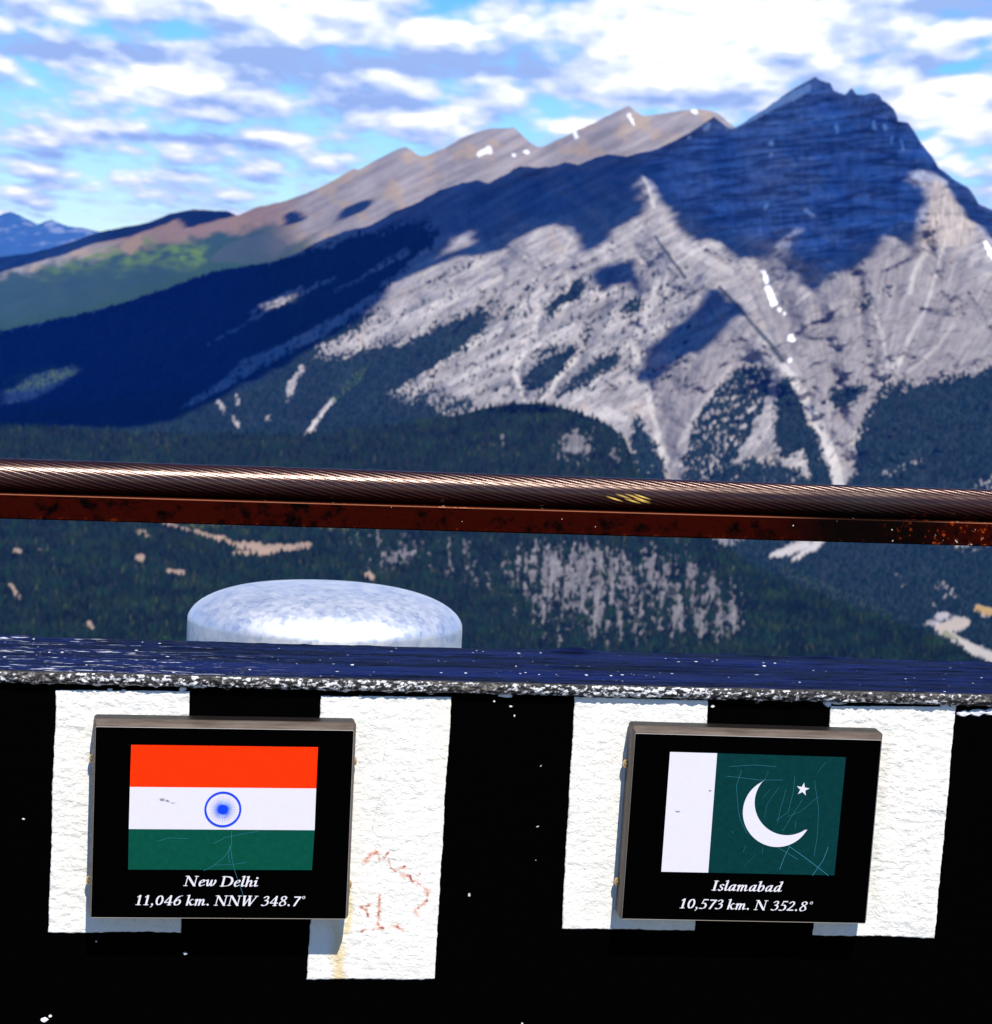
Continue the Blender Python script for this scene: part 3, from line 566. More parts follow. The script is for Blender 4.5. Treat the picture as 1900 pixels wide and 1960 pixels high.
grow('hill_forest', XD, YD, VD, (forestD(XD, YD) > .5) * ((YD < 1290) & (XD > -60)), 44000, 7, 13, 6, toneD, 'dark conifer forest covering the near hill')

# the side of the summit the viewpoint stands on: falls away below the wall
rr = np.concatenate([[0, 3, 6], np.geomspace(10, 1500, 24)]); th = np.linspace(0, 2 * math.pi, 49)
RR, TH = np.meshgrid(rr, th, indexing='ij')
sx_, sy_ = RR * np.cos(TH), RR * np.sin(TH)
sz_ = -1.75 - np.maximum(RR - 6, 0) * .62 + np.minimum(RR * .05, 14) * fbm(sx_ / 60, sy_ / 60, 111) * (RR > 6)
sz_ = np.maximum(sz_, GZ + 4)
o = mesh_np('summit_slope', np.stack([sx_, sy_, sz_], -1), grid_faces(*RR.shape)[:, ::-1], M_rock, col=np.array([.10, .09, .075]) * (1 + .4 * fbm(sx_ / 20, sy_ / 20, 112))[..., None])
o['kind'] = 'structure'; o['label'] = 'rocky summit slope falling away below the deck'

# ------------------------------------------------------------------ clouds overhead of the mountain (they cast its shade)
M_cloud = mat('cloud_white', (.9, .9, .92), 1.0, spec=0)
def cloud(name, poly, depth, skyline, z0, cell, label, holes=(), seed=1, thick=160):
    def land(x, y):
        s = np.interp(x, *zip(*skyline)); yy = max(y, s + 2)
        D = float(depth(np.array(float(x)), np.array(float(yy)), np.array(float(s)))); d = ray(x, yy)
        p = d / math.hypot(d[0], d[1]) * D
        if y < yy: hd = p / math.hypot(p[0], p[1]); hd[2] = 0; p = p + hd * (yy - y) * 10
        q = p + SUN * (z0 - p[2]) / SUN[2]
        return q[0], q[1]
    def dens(pl):
        out = []
        for (a, b) in zip(pl, pl[1:] + pl[:1]):
            n = max(1, int(math.hypot(b[0] - a[0], b[1] - a[1]) / 25))
            out += [land(a[0] + (b[0] - a[0]) * i / n, a[1] + (b[1] - a[1]) * i / n) for i in range(n)]
        return out
    P = dens(poly); H = [dens(h) for h in holes]
    xs = np.arange(min(p[0] for p in P) - 60, max(p[0] for p in P) + 60, cell); ys = np.arange(min(p[1] for p in P) - 60, max(p[1] for p in P) + 60, cell)
    GX, GY = np.meshgrid(xs, ys)
    wa = min(1.0, cell / 11) * 46
    WX = GX + wa * fbm(GX / 130, GY / 130, seed, 5, .65); WY = GY + wa * fbm(GX / 130, GY / 130, seed + 3, 5, .65)
    m = pip(P, WX, WY)
    for h in H: m &= ~pip(h, WX, WY)
    dist = np.zeros(m.shape); e = m.copy()
    for k in range(14):
        dist += e; q = e.copy(); q[1:] &= e[:-1]; q[:-1] &= e[1:]; q[:, 1:] &= e[:, :-1]; q[:, :-1] &= e[:, 1:]; e = q
    dist = np.maximum(dist - 1, 0) * cell
    th = thick * np.sqrt(np.minimum(dist, 220) / 220) * (1 + .6 * fbm(GX / 140, GY / 140, seed + 9, 4))
    up = z0 + th; dn = z0 - th * .12
    f = grid_faces(*m.shape); mf = m.ravel()[f].all(1); f = f[mf]
    used = np.unique(f); remap = np.full(m.size, -1); remap[used] = np.arange(len(used))
    a = np.stack([GX.ravel(), GY.ravel(), up.ravel()], -1)[used]; b = np.stack([GX.ravel(), GY.ravel(), dn.ravel()], -1)[used]
    n = len(used); F = remap[f]
    o = mesh_np(name, np.concatenate([a, b]), np.concatenate([F, (F + n)[:, ::-1]]), M_cloud)
    tag(o, label, None, kind='stuff'); return o
LITHOLES = [[(10, 765), (15, 738), (80, 712), (140, 698), (150, 712), (100, 738), (55, 762)], [(1495, 440), (1520, 424), (1542, 415), (1535, 430), (1510, 447)], [(1750, 340), (1762, 362), (1768, 360), (1758, 338)], [(505, 575), (560, 556), (570, 564), (520, 586)], [(840, 470), (880, 440), (905, 425), (912, 445), (880, 462)]]
cloud('cloud', SHADE_MAIN, depC, SK_C, 3600.0, 13.0, 'long bank of cloud shading the upper mountain', LITHOLES, 131)
cloud('cloud', SHADE_FOLD, depC, SK_C, 3300.0, 8.0, 'small cloud shading the fold in the mountain face', (), 137, 60)
cloud('cloud', [(1130, 505), (1160, 480), (1215, 480), (1240, 500), (1245, 540), (1225, 545), (1215, 515), (1170, 525), (1150, 530)], depC, SK_C, 3400.0, 8.0, 'small thin cloud shading the pale slabs', (), 138, 50)
cloud('cloud', [(300, 400), (470, 398), (440, 414), (420, 418), (370, 432), (345, 436), (340, 415), (325, 425), (250, 452), (180, 466), (100, 492), (0, 520), (-100, 560), (-100, 490), (120, 450)], depB, SK_B, 3500.0, 16.0, 'thin cloud shading the green ridge', (), 141, 80)
cloud('cloud', [(535, 415), (560, 400), (585, 402), (590, 415), (560, 428), (540, 430)], depB, SK_B, 3500.0, 12.0, 'small round cloud shading a hollow of the ridge', (), 145, 60)
cloud('cloud', [(660, 395), (700, 380), (725, 378), (715, 392), (680, 410), (650, 425), (640, 415)], depB, SK_B, 3500.0, 12.0, 'small oblong cloud shading a hollow of the ridge', (), 147, 60)

# ------------------------------------------------------------------ haze
def build_haze():
    bm = bmesh.new(); bmesh.ops.create_cube(bm, size=1)
    x0, x1, y0, y1, z0, z1 = -14800, 14800, -2200, 25000, GZ - 1, 900
    for v in bm.verts: v.co = Vector((lerp(x0, x1, v.co.x + .5), lerp(y0, y1, v.co.y + .5), lerp(z0, z1, v.co.z + .5)))
    me = bpy.data.meshes.new('haze'); bm.to_mesh(me); bm.free()
    o = bpy.data.objects.new('haze', me); C.objects.link(o)
    m = bpy.data.materials.new('haze_air'); m.use_nodes = True; t = NT(m.node_tree)
    t.n.remove(t.n['Principled BSDF'])
    v = t.new('ShaderNodeVolumePrincipled'); v.inputs['Color'].default_value = (.01, .14, 1.0, 1); v.inputs['Density'].default_value = HAZE; v.inputs['Anisotropy'].default_value = 0.0
    t.l.new(v.outputs[0], t.n['Material Output'].inputs['Volume'])
    me.materials.append(m); tag(o, 'thin blue mountain air over the valley', None, kind='stuff')
HAZE = 1.3e-5
build_haze()

# ------------------------------------------------------------------ the viewpoint: wall frame of reference
FLOOR = -1.62
ZV = np.array([0, 0, 1.0])
Xw = _xw; Nw = _nh * math.cos(BATTER) + ZV * math.sin(BATTER); Vw = math.cos(BATTER) * ZV - math.sin(BATTER) * _nh
P0 = ray(950, 1337) * 2.1
def wall_st(x, y, n=0.0):
    d = ray(x, y); O = P0 + Nw * n
    q = d * ((O @ Nw) / (d @ Nw)) - P0
    return float(q @ Xw), float(q @ Vw)
def wall_frame(s=0, t=0, n=0):
    p = P0 + Xw * s + Vw * t + Nw * n
    return Matrix(((Xw[0], Vw[0], Nw[0], p[0]), (Xw[1], Vw[1], Nw[1], p[1]), (Xw[2], Vw[2], Nw[2], p[2]), (0, 0, 0, 1)))
def mesh_py(name, verts, faces, material=None, parent=None, smooth=False, mats=None, midx=None):
    me = bpy.data.meshes.new(name); me.from_pydata([tuple(map(float, v)) for v in verts], [], faces)
    for m in (mats or [material]): me.materials.append(m)
    if midx is not None: me.polygons.foreach_set('material_index', midx)
    if smooth: me.polygons.foreach_set('use_smooth', [True] * len(faces))
    me.update(); o = bpy.data.objects.new(name, me); C.objects.link(o)
    if parent: o.parent = parent
    return o
def empty(name, M):
    o = bpy.data.objects.new(name, None); C.objects.link(o); o.empty_display_size = .05; o.matrix_world = M; return o

# deck behind the camera and roof edge beyond the wall
def fn_deck(t, b):
    tc = t.new('ShaderNodeTexCoord'); n = t.noise(tc.outputs['Object'], 6, 8, .65)
    t.put(b.inputs['Base Color'], t.ramp(n, [(.3, (.030, .027, .025)), (.7, (.055, .05, .046))])); t.put(b.inputs['Normal'], t.bump(n, .4, .004))
M_deck = mat('weathered_concrete', rough=.9, fn=fn_deck)
bm = bmesh.new(); bmesh.ops.create_cube(bm, size=1)
for v in bm.verts: v.co = Vector((v.co.x * 7, v.co.y * 7.2 + .1, (v.co.z - .5) * .18))
bmesh.ops.bevel(bm, geom=bm.edges[:], offset=.01, segments=2, affect='EDGES')
me = bpy.data.meshes.new('deck_floor'); bm.to_mesh(me); bm.free(); me.materials.append(M_deck)
o = bpy.data.objects.new('deck_floor', me); C.objects.link(o); o.location = (0, 0.4, FLOOR); o.rotation_euler[2] = YAW; o['kind'] = 'structure'; o['label'] = 'grey concrete floor of the viewing deck'

# ---- parapet wall
def flecks(t, vec, scale, thr, size, seed=0.0):
    """sparse chips and painted glints: a voronoi cell shows a small dot when its random value passes the threshold"""
    vo = t.new('ShaderNodeTexVoronoi', feature='F1'); vo.inputs['Scale'].default_value = scale
    mp = t.new('ShaderNodeMapping'); t.put(mp.inputs[0], vec); mp.inputs[1].default_value = (seed, seed * .7, seed * 1.3)
    t.l.new(mp.outputs[0], vo.inputs['Vector'])
    sp = t.new('ShaderNodeSeparateColor'); t.l.new(vo.outputs['Color'], sp.inputs[0])
    on = t.math('GREATER_THAN', sp.outputs[0], thr)
    sz = t.math('MULTIPLY', t.math('POWER', sp.outputs[1], 2.5), size)
    return t.math('MULTIPLY', on, t.math('LESS_THAN', vo.outputs['Distance'], t.math('ADD', sz, size * .18)))
def fn_black(t, b):
    tc = t.new('ShaderNodeTexCoord'); v = tc.outputs['Object']
    wob = t.new('ShaderNodeVectorMath', operation='ADD'); t.l.new(v, wob.inputs[0])
    nz = t.new('ShaderNodeTexNoise'); nz.inputs['Scale'].default_value = 160; t.l.new(v, nz.inputs['Vector'])
    sc = t.new('ShaderNodeVectorMath', operation='SCALE'); sc.inputs['Scale'].default_value = .006; t.l.new(nz.outputs['Color'], sc.inputs[0]); t.l.new(sc.outputs[0], wob.inputs[1])
    sp = t.new('ShaderNodeSeparateXYZ'); t.l.new(v, sp.inputs[0])
    area = t.math('MULTIPLY', t.math('LESS_THAN', t.math('ABSOLUTE', t.math('SUBTRACT', sp.outputs[0], .012)), .055), t.sstep(sp.outputs[1], -.30, 0.0))
    f1 = flecks(t, wob.outputs[0], 58, .955, .09); f2 = t.math('MULTIPLY', flecks(t, wob.outputs[0], 120, .80, .14, 3.1), t.math('GREATER_THAN', t.math('ADD', area, t.math('MULTIPLY', t.math('SUBTRACT', t.noise(v, 30, 2), .5), .9)), .42))
    f = t.math('MAXIMUM', f1, f2)
    t.put(b.inputs['Base Color'], t.mix(f, (.0003, .0003, .0004), (.48, .47, .45)))
    n = t.noise(v, 90, 6, .6); t.put(b.inputs['Normal'], t.bump(n, .3, .0012))
M_black = mat('black_wall_paint', rough=.7, spec=.012, fn=fn_black)
E12 = wall_st(950, 1305, .005)
TT = E12[1]
edge_w = P0 + Vw * TT + Nw * .005       # front top edge
Ztop = edge_w[2]
S0, S1 = -1.9, 1.9
def loc(p): p = np.asarray(p) - P0; return np.array([p @ Xw, p @ Vw, p @ Nw])
# body: front face down to the deck, back face, underside
back_h = -_nh * .172
bt = -(P0[2] - FLOOR) / Vw[2]
prof = [(.0018, 0.0), (bt, 0.0)]
pts = [np.array([0, t_, n_]) for t_, n_ in ((.0022, 0.0), (bt, 0.0))]
lowf = P0 + Vw * bt
pb2 = edge_w + back_h; pb1 = pb2.copy(); pb1[2] = FLOOR
ring = [np.array([0, .0022, -.002]), np.array([0, bt, 0.0]), loc(pb1), loc(pb2 - ZV * .003), loc(edge_w + back_h * .03 - ZV * .003)]
ring[0][2] = 0.0
V = []; 
for s in (S0, S1):
    for r_ in ring: V.append((s, r_[1], r_[2]))
k = len(ring); Fc = [tuple(range(k - 1, -1, -1)), tuple(range(k, 2 * k))]
for i in range(k): Fc.append((i, (i + 1) % k, k + (i + 1) % k, k + i))
wall = mesh_py('wall', V, Fc, M_black); wall.matrix_world = wall_frame()
tag(wall, 'black painted parapet wall with white stripes and a chipped top edge', 'wall')

def fn_top(t, b):
    tc = t.new('ShaderNodeTexCoord'); v = tc.outputs['Object']
    st = t.scaled(v, (30, 220, 220)); n1 = t.noise(st, 1, 6, .65); n2 = t.noise(t.scaled(v, (260, 600, 600)), 1, 3, .6); n3 = t.noise(t.scaled(v, (3, 40, 40)), 1, 3, .5)
    h = t.math('ADD', t.math('MULTIPLY', n1, .7), t.math('MULTIPLY', n2, .5))
    t.put(b.inputs['Normal'], t.bump(h, 1.0, .0034))
    sp = t.new('ShaderNodeSeparateXYZ'); t.l.new(v, sp.inputs[0])
    f = t.math('MAXIMUM', flecks(t, t.scaled(v, (.5, 1, .4)), 230, .86, .17), flecks(t, t.scaled(v, (.5, 1, .4)), 420, .80, .26, 2.3)); f = t.math('MULTIPLY', f, t.math('GREATER_THAN', t.math('ADD', n3, t.math('MULTIPLY', sp.outputs[0], -.12)), .45))  # pale flecks, with sun glints painted in among them
    n4 = t.noise(t.scaled(v, (70, 420, 420)), 1, 5, .7)
    k = t.math('ADD', t.math('MULTIPLY', n1, .45), t.math('ADD', t.math('MULTIPLY', n4, .55), t.math('MULTIPLY', t.math('SUBTRACT', n3, .5), .45)))
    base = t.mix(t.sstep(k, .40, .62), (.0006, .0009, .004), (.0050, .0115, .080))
    lf = t.math('MULTIPLY', t.sstep(sp.outputs[0], -.12, -.34), t.sstep(t.noise(t.scaled(v, (45, 260, 260)), 1, 4, .65), .585, .62)); f = t.math('MAXIMUM', f, t.math('MULTIPLY', lf, t.sstep(n3, .42, .55)))  # cluster of glints at the left painted as pale streaks
    t.put(b.inputs['Base Color'], t.mix(f, base, (.62, .63, .66)))
M_top = mat('navy_black_gloss', rough=.5, spec=.06, fn=fn_top)
def strip(name, rows, s0, s1, ds, material, parent, disp=None, colf=None):
    """a long strip swept along the wall; rows are (t, n); displaced along t and n"""
    s = np.arange(s0, s1 + ds / 2, ds); R_ = np.array(rows)
    Sg = np.broadcast_to(s, (len(R_), len(s))); Tg = np.broadcast_to(R_[:, :1], Sg.shape).copy(); Ng = np.broadcast_to(R_[:, 1:2], Sg.shape).copy()
    Ig = np.broadcast_to(np.arange(len(R_))[:, None] / (len(R_) - 1), Sg.shape)
    if disp is not None: dt, dn = disp(Sg, Tg, Ng, Ig); Tg = Tg + dt; Ng = Ng + dn
    c = colf(Sg, Tg, Ng, Ig) if colf is not None else None
    return mesh_np(name, np.stack([Sg, Tg, Ng], -1), grid_faces(*Sg.shape)[:, ::-1], material, parent, col=c)
topdir = loc(P0 + back_h)             # along the top, front to rear (level)
nrow = 70
rows = [(TT + topdir[1] * q, .005 + topdir[2] * q) for q in np.linspace(1, 0, nrow)]
rows = [(rows[0][0] - .02, rows[0][1] - .002), (rows[0][0] - .003, rows[0][1] - .002)] + rows
def dtop(S, T, N, I):
    q = np.clip(I * 1.0, 0, 1)
    d = .0011 * fbm(S / .09, N / .012, 201, 5, .55) + .0009 * fbm(S / .4, N / .03, 204, 3)
    rear = np.exp(-(q / .06) ** 2)
    d = d + rear * (.0028 * np.maximum(fbm(S / .035, S * 0, 207, 3), 0) ** 1.0 + .003 * np.exp(-((S - .085) / .022) ** 2) + .002 * np.exp(-((S - .30) / .014) ** 2))
    return d * math.cos(BATTER), d * 0
strip('coping', rows, S0, S1, .002, M_top, wall, dtop)

def fn_chip(t, b):
    at = t.new('ShaderNodeAttribute', attribute_name='tint'); t.l.new(at.outputs['Color'], b.inputs['Base Color'])
    tc = t.new('ShaderNodeTexCoord'); n = t.noise(tc.outputs['Object'], 500, 4, .7); t.put(b.inputs['Normal'], t.bump(n, .8, .0014))
M_chip = mat('chipped_paint', rough=.42, spec=.4, fn=fn_chip)
er = [(TT - .0002, .0052), (TT - .0016, .0064), (TT - .004, .0068), (TT - .0065, .0066), (TT - .0085, .0058), (TT - .0098, .0042), (TT - .0104, .0018), (TT - .0106, -.0005)]
tt_ = np.linspace(0, len(er) - 1, 30); er2 = [(np.interp(q, range(len(er)), [e[0] for e in er]), np.interp(q, range(len(er)), [e[1] for e in er])) for q in tt_]
def dchip(S, T, N, I):
    a = 1 - np.abs(I - .5) * 1.2
    d = .0018 * fbm(S / .005, T / .0032, 211, 4, .6) * a + .0012 * fbm(S / .018, T / .008, 212, 3)
    lump = np.maximum(fbm(S / .013, T / .006, 213, 3), 0)
    return -.0026 * np.maximum(fbm(S / .011, S * 0, 214, 3) - .05, 0) * sst(I, .4, 1) * 2 + .0006 * fbm(S / .03, S * 0, 218, 3), d + .0018 * lump * sst(I, .5, .9)
def cchip(S, T, N, I):
    n = fbm(S / .0055, T / .0028, 215, 4, .65); big = fbm(S / .05, T / .02, 216, 3); n2 = fbm(S / .002, T / .002, 217, 2)
    c = np.broadcast_to(np.array([.012, .012, .014]), S.shape + (3,)).copy(); wear = sst(fbm(S / .10, T * 0, 222, 3), -.35, .35)[..., None]
    g_ = np.clip(.55 + 1.6 * n + .5 * n2, 0, 1)[..., None]
    c = c + g_ ** 2.6 * np.array([.20, .17, .145]) * (.35 + .9 * wear)
    k = .10 * sst(S, -.30, .10) - .10 * sst(S, .20, .30) + .06 * sst(S, .3, .38)
    m = (n + .4 * big + .15 * n2 + k - .26 + .12 * I) > 0
    c = cmix(c, m * .95, (.72, .72, .73))
    c = cmix(c, ((fbm(S / .011, T / .005, 219, 3) + .5 * k - .33 + .42 * (I - .72)) > 0) * (I > .55) * .95, (.66, .66, .68))
    dkt = (I < .10 + .06 * fbm(S / .01, S * 0, 220, 3))
    return np.clip(cmix(c, dkt * .95, (.003, .003, .006)), .001, .9)
strip('chipped_edge', er2, -.56, .56, .0007, M_chip, wall, dchip, cchip)
for (a, b_) in ((S0, -.56), (.56, S1)): strip('chipped_edge', er2, a, b_, .004, M_chip, wall, dchip, cchip)

# white stripes painted on the wall: four in the picture
def fn_white(t, b):
    at = t.new('ShaderNodeAttribute', attribute_name='tint'); t.l.new(at.outputs['Color'], b.inputs['Base Color'])
    tc = t.new('ShaderNodeTexCoord'); v = tc.outputs['Object']
    n1 = t.noise(t.scaled(v, (150, 195, 1)), 1, 6, .66, .9); n2 = t.noise(v, 620, 3, .6); n3 = t.noise(v, 70, 3, .5)
    h = t.math('ADD', t.math('ADD', t.math('MULTIPLY', n1, 1.0), t.math('MULTIPLY', n2, .30)), t.math('MULTIPLY', n3, .7))
    t.put(b.inputs['Normal'], t.bump(h, .5, .0024))
M_white = mat('white_wall_paint', rough=.6, spec=.25, fn=fn_white)
STRIPES = [[(107, 1321), (363, 1323), (347, 1784), (92.5, 1786)], [(615, 1332), (864, 1334), (832, 1875), (588, 1874)], [(1100, 1334), (1356, 1341), (1331, 1781), (1076, 1777)], [(1591, 1351), (1831, 1353), (1789, 1796), (1557, 1789)]]
RED = [([(697, 1648), (708, 1637), (720, 1632)], 3.4), ([(722, 1630), (727, 1645), (738, 1640), (742, 1633)], 3), ([(742, 1637), (748, 1660), (757, 1668)], 2.0), ([(765, 1662), (775, 1658)], 3), ([(770, 1676), (784, 1676), (790, 1688)], 3), ([(790, 1688), (803, 1674)], 3.2), ([(800, 1690), (820, 1705), (818, 1722), (796, 1742), (800, 1750)], 3), ([(693, 1737), (700, 1742), (705, 1752)], 2.4), ([(690, 1738), (712, 1730)], 2), ([(727, 1716), (726, 1745), (724, 1768)], 2.6), ([(715, 1778), (735, 1776), (755, 1772), (772, 1778)], 2.6), ([(693, 1782), (700, 1778)], 2)]
for i, q in enumerate(STRIPES):
    c4 = [wall_st(*p) for p in q]
    nr, nc = (380, 210) if i == 1 else (330, 210)
    u = np.linspace(0, 1, nc)[None, :]; v = np.linspace(0, 1, nr)[:, None]
    TL, TR, BR, BL = [np.array(p) for p in c4]
    P = (TL * (1 - u)[..., None] + TR * u[..., None]) * (1 - v)[..., None] + (BL * (1 - u)[..., None] + BR * u[..., None]) * v[..., None]
    S, T = P[..., 0].copy(), P[..., 1].copy()
    eu = np.minimum(u, 1 - u) * .1; ev = np.minimum(v, 1 - v) * .19
    wob = lambda z, sd: .0013 * fbm(z / .05, z * 0 + i, 230 + sd, 3) + .0007 * fbm(z / .006, z * 0 + i, 240 + sd, 3)
    S += np.where(u < .5, wob(T, 1), wob(T, 2)) * np.exp(-eu / .006); T += np.where(v < .5, wob(S, 3) * .5, wob(S, 4)) * np.exp(-ev / .006)
    ripple = fbm(S / .03 + .3 * fbm(S / .02, T / .02, 251), T / .0065, 250 + i, 4, .55)
    lump = fbm(S / .03, T / .03, 255 + i, 3)
    pit = fbm(S / .006, T / .005, 257 + i, 3)
    edge = np.minimum(sst(eu + 0 * v, 0, .0006), sst(ev + 0 * u, 0, .0006))
    amp = (1.5 if i in (0, 3) else 1.0)
    N = (.0003 + .00085 * edge + amp * (.00030 * ripple + .0006 * lump + .00030 * pit) * edge)
    N = np.maximum(N, .00025)
    col = np.broadcast_to(np.array([.79, .765, .70]), S.shape + (3,)).copy()
    blot = sst(fbm(S / .04, T / .05, 261 + i, 4), .0, .5)
    col = cmix(col, blot * .34, (.60, .60, .585)); col = cmix(col, sst(fbm(S / .012, T / .06, 275 + i, 4), .12, .5) * .28, (.58, .56, .52))
    spots = (fbm(S / .0055, T / .004, 264 + i, 2) > .60) * (fbm(S / .03, T / .03, 266 + i, 2) > -.1); col = cmix(col, spots * .55, (.36, .36, .37))
    line = sst(.05 - np.abs(fbm(S / .05 + .4 * fbm(S / .02, T / .02, 253), T / .008, 268 + i, 3)), 0, .05) * sst(fbm(S / .03, T / .03, 269 + i, 2), 0, .3); col = cmix(col, line * .35, (.42, .42, .43))
    def W(x, y): return wall_st(x, y)
    def halo(pl, wd):
        return pld([(*W(x, y), wd / 2510 * (1)) for x, y in pl], S, T)
    jt = fbm(S / .004, T / .004, 271, 3); jb = fbm(S / .012, T / .02, 273, 3)
    if i == 1:
        yl = np.clip(1.3 - halo([(642, 1758), (650, 1870)], 16) + .6 * jb, 0, 1) * .85
        col = cmix(col, yl * sst(-T, .16, .20) * .75, (.62, .43, .12))
        col = cmix(col, np.clip(1.1 - halo([(668, 1690), (672, 1740), (664, 1780)], 9) + .5 * jb, 0, 1) * .7, (.66, .50, .18))
        col = cmix(col, np.clip(1 - halo([(850, 1340), (842, 1500)], 40) + .5 * jb, 0, 1) * .35, (.86, .76, .58))
        for pl, wd in RED:
            m = np.clip(.9 - halo(pl, wd * 2.2) + 1.3 * jt + .5 * jb, 0, 1); col = cmix(col, m * .65, (.62, .20, .12))
            m = np.clip(.8 - halo(pl, wd * 1.1) + 2.2 * jt - .45, 0, 1); col = cmix(col, m * .9, (.20, .04, .02))
        col = cmix(col, (halo([(724, 1500), (735, 1450), (742, 1410)], .9) < 1) * .35, (.3, .3, .3)); col = cmix(col, (halo([(712, 1590), (728, 1520), (740, 1480)], .8) < 1) * .35, (.3, .3, .3))
    if i == 0:
        col = cmix(col, np.clip(1 - halo([(185, 1372), (270, 1376)], 6) + .5 * jb, 0, 1) * .8, (.60, .40, .06))
    if i == 2: col = cmix(col, np.clip(1 - halo([(1215, 1386), (1330, 1392)], 6) + .6 * jb, 0, 1) * .8, (.66, .46, .06))
    if i == 3: col = cmix(col, np.clip(1 - halo([(1700, 1400), (1672, 1700)], 14) + .6 * jb, 0, 1) * .3, (.50, .46, .40))  # grey shade beside the plaque painted into this stripe
    mesh_np('painted_stripe', np.stack([S, T, N], -1), grid_faces(nr, nc), M_white, wall, col=col)
# thick loose flakes of white paint hanging under the edge
M_flake = mat('loose_paint_flake', (.66, .66, .68), .55, spec=.3)
rng = np.random.default_rng(77)
V = []; Fc = []
def flake(x, y, w_, h_, n0=.0012):
    s, t = wall_st(x, y); k = 9; b0 = len(V); a0 = rng.uniform(0, 6)
    for j in range(k):
        a = j / k * 6.2832; r = rng.uniform(.7, 1.15)
        V.append((s + math.cos(a) * w_ * r, t + math.sin(a) * h_ * r, .0002)); 
    for j in range(k):
        p = V[b0 + j]; V.append((s + (p[0] - s) * .72, t + (p[1] - t) * .72, n0 + rng.uniform(0, .0006)))
    V.append((s, t, n0 + .0004))
    for j in range(k):
        j2 = (j + 1) % k; Fc.append((b0 + j, b0 + j2, b0 + k + j2, b0 + k + j)); Fc.append((b0 + k + j, b0 + k + j2, b0 + 2 * k))
for x, y, w_, h_ in ((968, 1331, .006, .0022), (995, 1322, .003, .002), (1048, 1326, .002, .0028), (1585, 1347, .004, .003), (1606, 1345, .007, .0018), (1808, 1352, .004, .003), (1826, 1350, .003, .003), (1846, 1366, .006, .0026), (1872, 1364, .008, .003), (1900, 1363, .008, .003), (350, 1319, .003, .002), (237, 1322, .002, .0012), (210, 1320, .0022, .0013), (978, 1352, .0014, .0008), (946, 1342, .001, .001), (985, 1370, .0008, .001), (85, 1952, .003, .0022), (96, 1945, .0016, .001), (355, 1825, .002, .0012), (1365, 1352, .0016, .0014), (690, 1334, .002, .0012), (1140, 1336, .0016, .001), (45, 1568, .0012, .0008), (1000, 1960, .001, .001)): flake(x, y, w_, h_)
mesh_py('paint_flakes', V, Fc, M_flake, wall)

# ---- handrail: a twisted round bar on a flat bar
YR = rad(9.9); Xr = np.array([math.cos(YR), math.sin(YR), 0]); Nr = np.array([math.sin(YR), -math.cos(YR), 0])
RD = 2.32; pr = ray(950, 938) ; pr = pr * (RD / math.hypot(pr[0], pr[1]))
rail = empty('handrail', Matrix(((Xr[0], -Nr[0], 0, pr[0]), (Xr[1], -Nr[1], 0, pr[1]), (Xr[2], -Nr[2], 1, pr[2]), (0, 0, 0, 1))))
tag(rail, 'dark red brown handrail of a twisted round bar on a rusty flat bar', 'railing')
def fn_twist(t, b):
    at = t.new('ShaderNodeAttribute', attribute_name='tint'); t.l.new(at.outputs['Color'], b.inputs['Base Color'])
    tc = t.new('ShaderNodeTexCoord'); n = t.noise(t.scaled(tc.outputs['Object'], (20, 150, 150)), 1, 5, .6)
    t.put(b.inputs['Roughness'], t.ramp(n, [(.3, .21), (.7, .29)])); t.put(b.inputs['Normal'], t.bump(n, .25, .001))
M_twist = mat('red_brown_varnished_steel', rough=.36, metal=0.0, spec=.8, fn=fn_twist)
M_twist.node_tree.nodes['Principled BSDF'].inputs['Specular Tint'].default_value = (1.0, .72, .62, 1)
R0 = .0138; NS = 25; per = 14; na = NS * per; xs = np.arange(-1.5, 1.5001, .008); tw = 2 * math.pi / .285
PH, XX = np.meshgrid(np.arange(na + 1) / na * 2 * math.pi, xs)
fr = np.abs(np.cos(PH * NS / 2)); rr_ = R0 - .00042 * (1 - fr) ** 5
th_ = PH + tw * XX
Vt = np.stack([XX, rr_ * np.cos(th_), rr_ * np.sin(th_)], -1)
base = np.broadcast_to(np.array([.014, .0020, .0007]), PH.shape + (3,)) * np.clip(.02 + 1.0 * np.minimum(fr * 1.8, 1) + .7 * _hash(np.floor(PH / (2 * math.pi) * NS + .5) % NS, np.floor(XX / .05) * 0, 5) - .25, .1, 1.5)[..., None]
yel = ((fbm(XX / .006, th_ / .25, 281, 3) > .02) & (np.abs(XX - .112) < .017 + .006 * fbm(XX / .004, th_ / .3, 283)) & (np.abs(np.mod(th_, 2 * math.pi) - 3.35) < .20 + .10 * fbm(XX / .008, th_, 282)))
base = cmix(base, yel * .95, (.85, .55, .12))
painted_shade = np.exp(-((XX - .325) / .035) ** 2); base = cmix(base, painted_shade * .93, (.012, .006, .005))  # soft cast shadow near the right end painted into the bar colour
mesh_np('twisted_bar', Vt, grid_faces(*PH.shape)[:, ::-1], M_twist, rail, col=base)
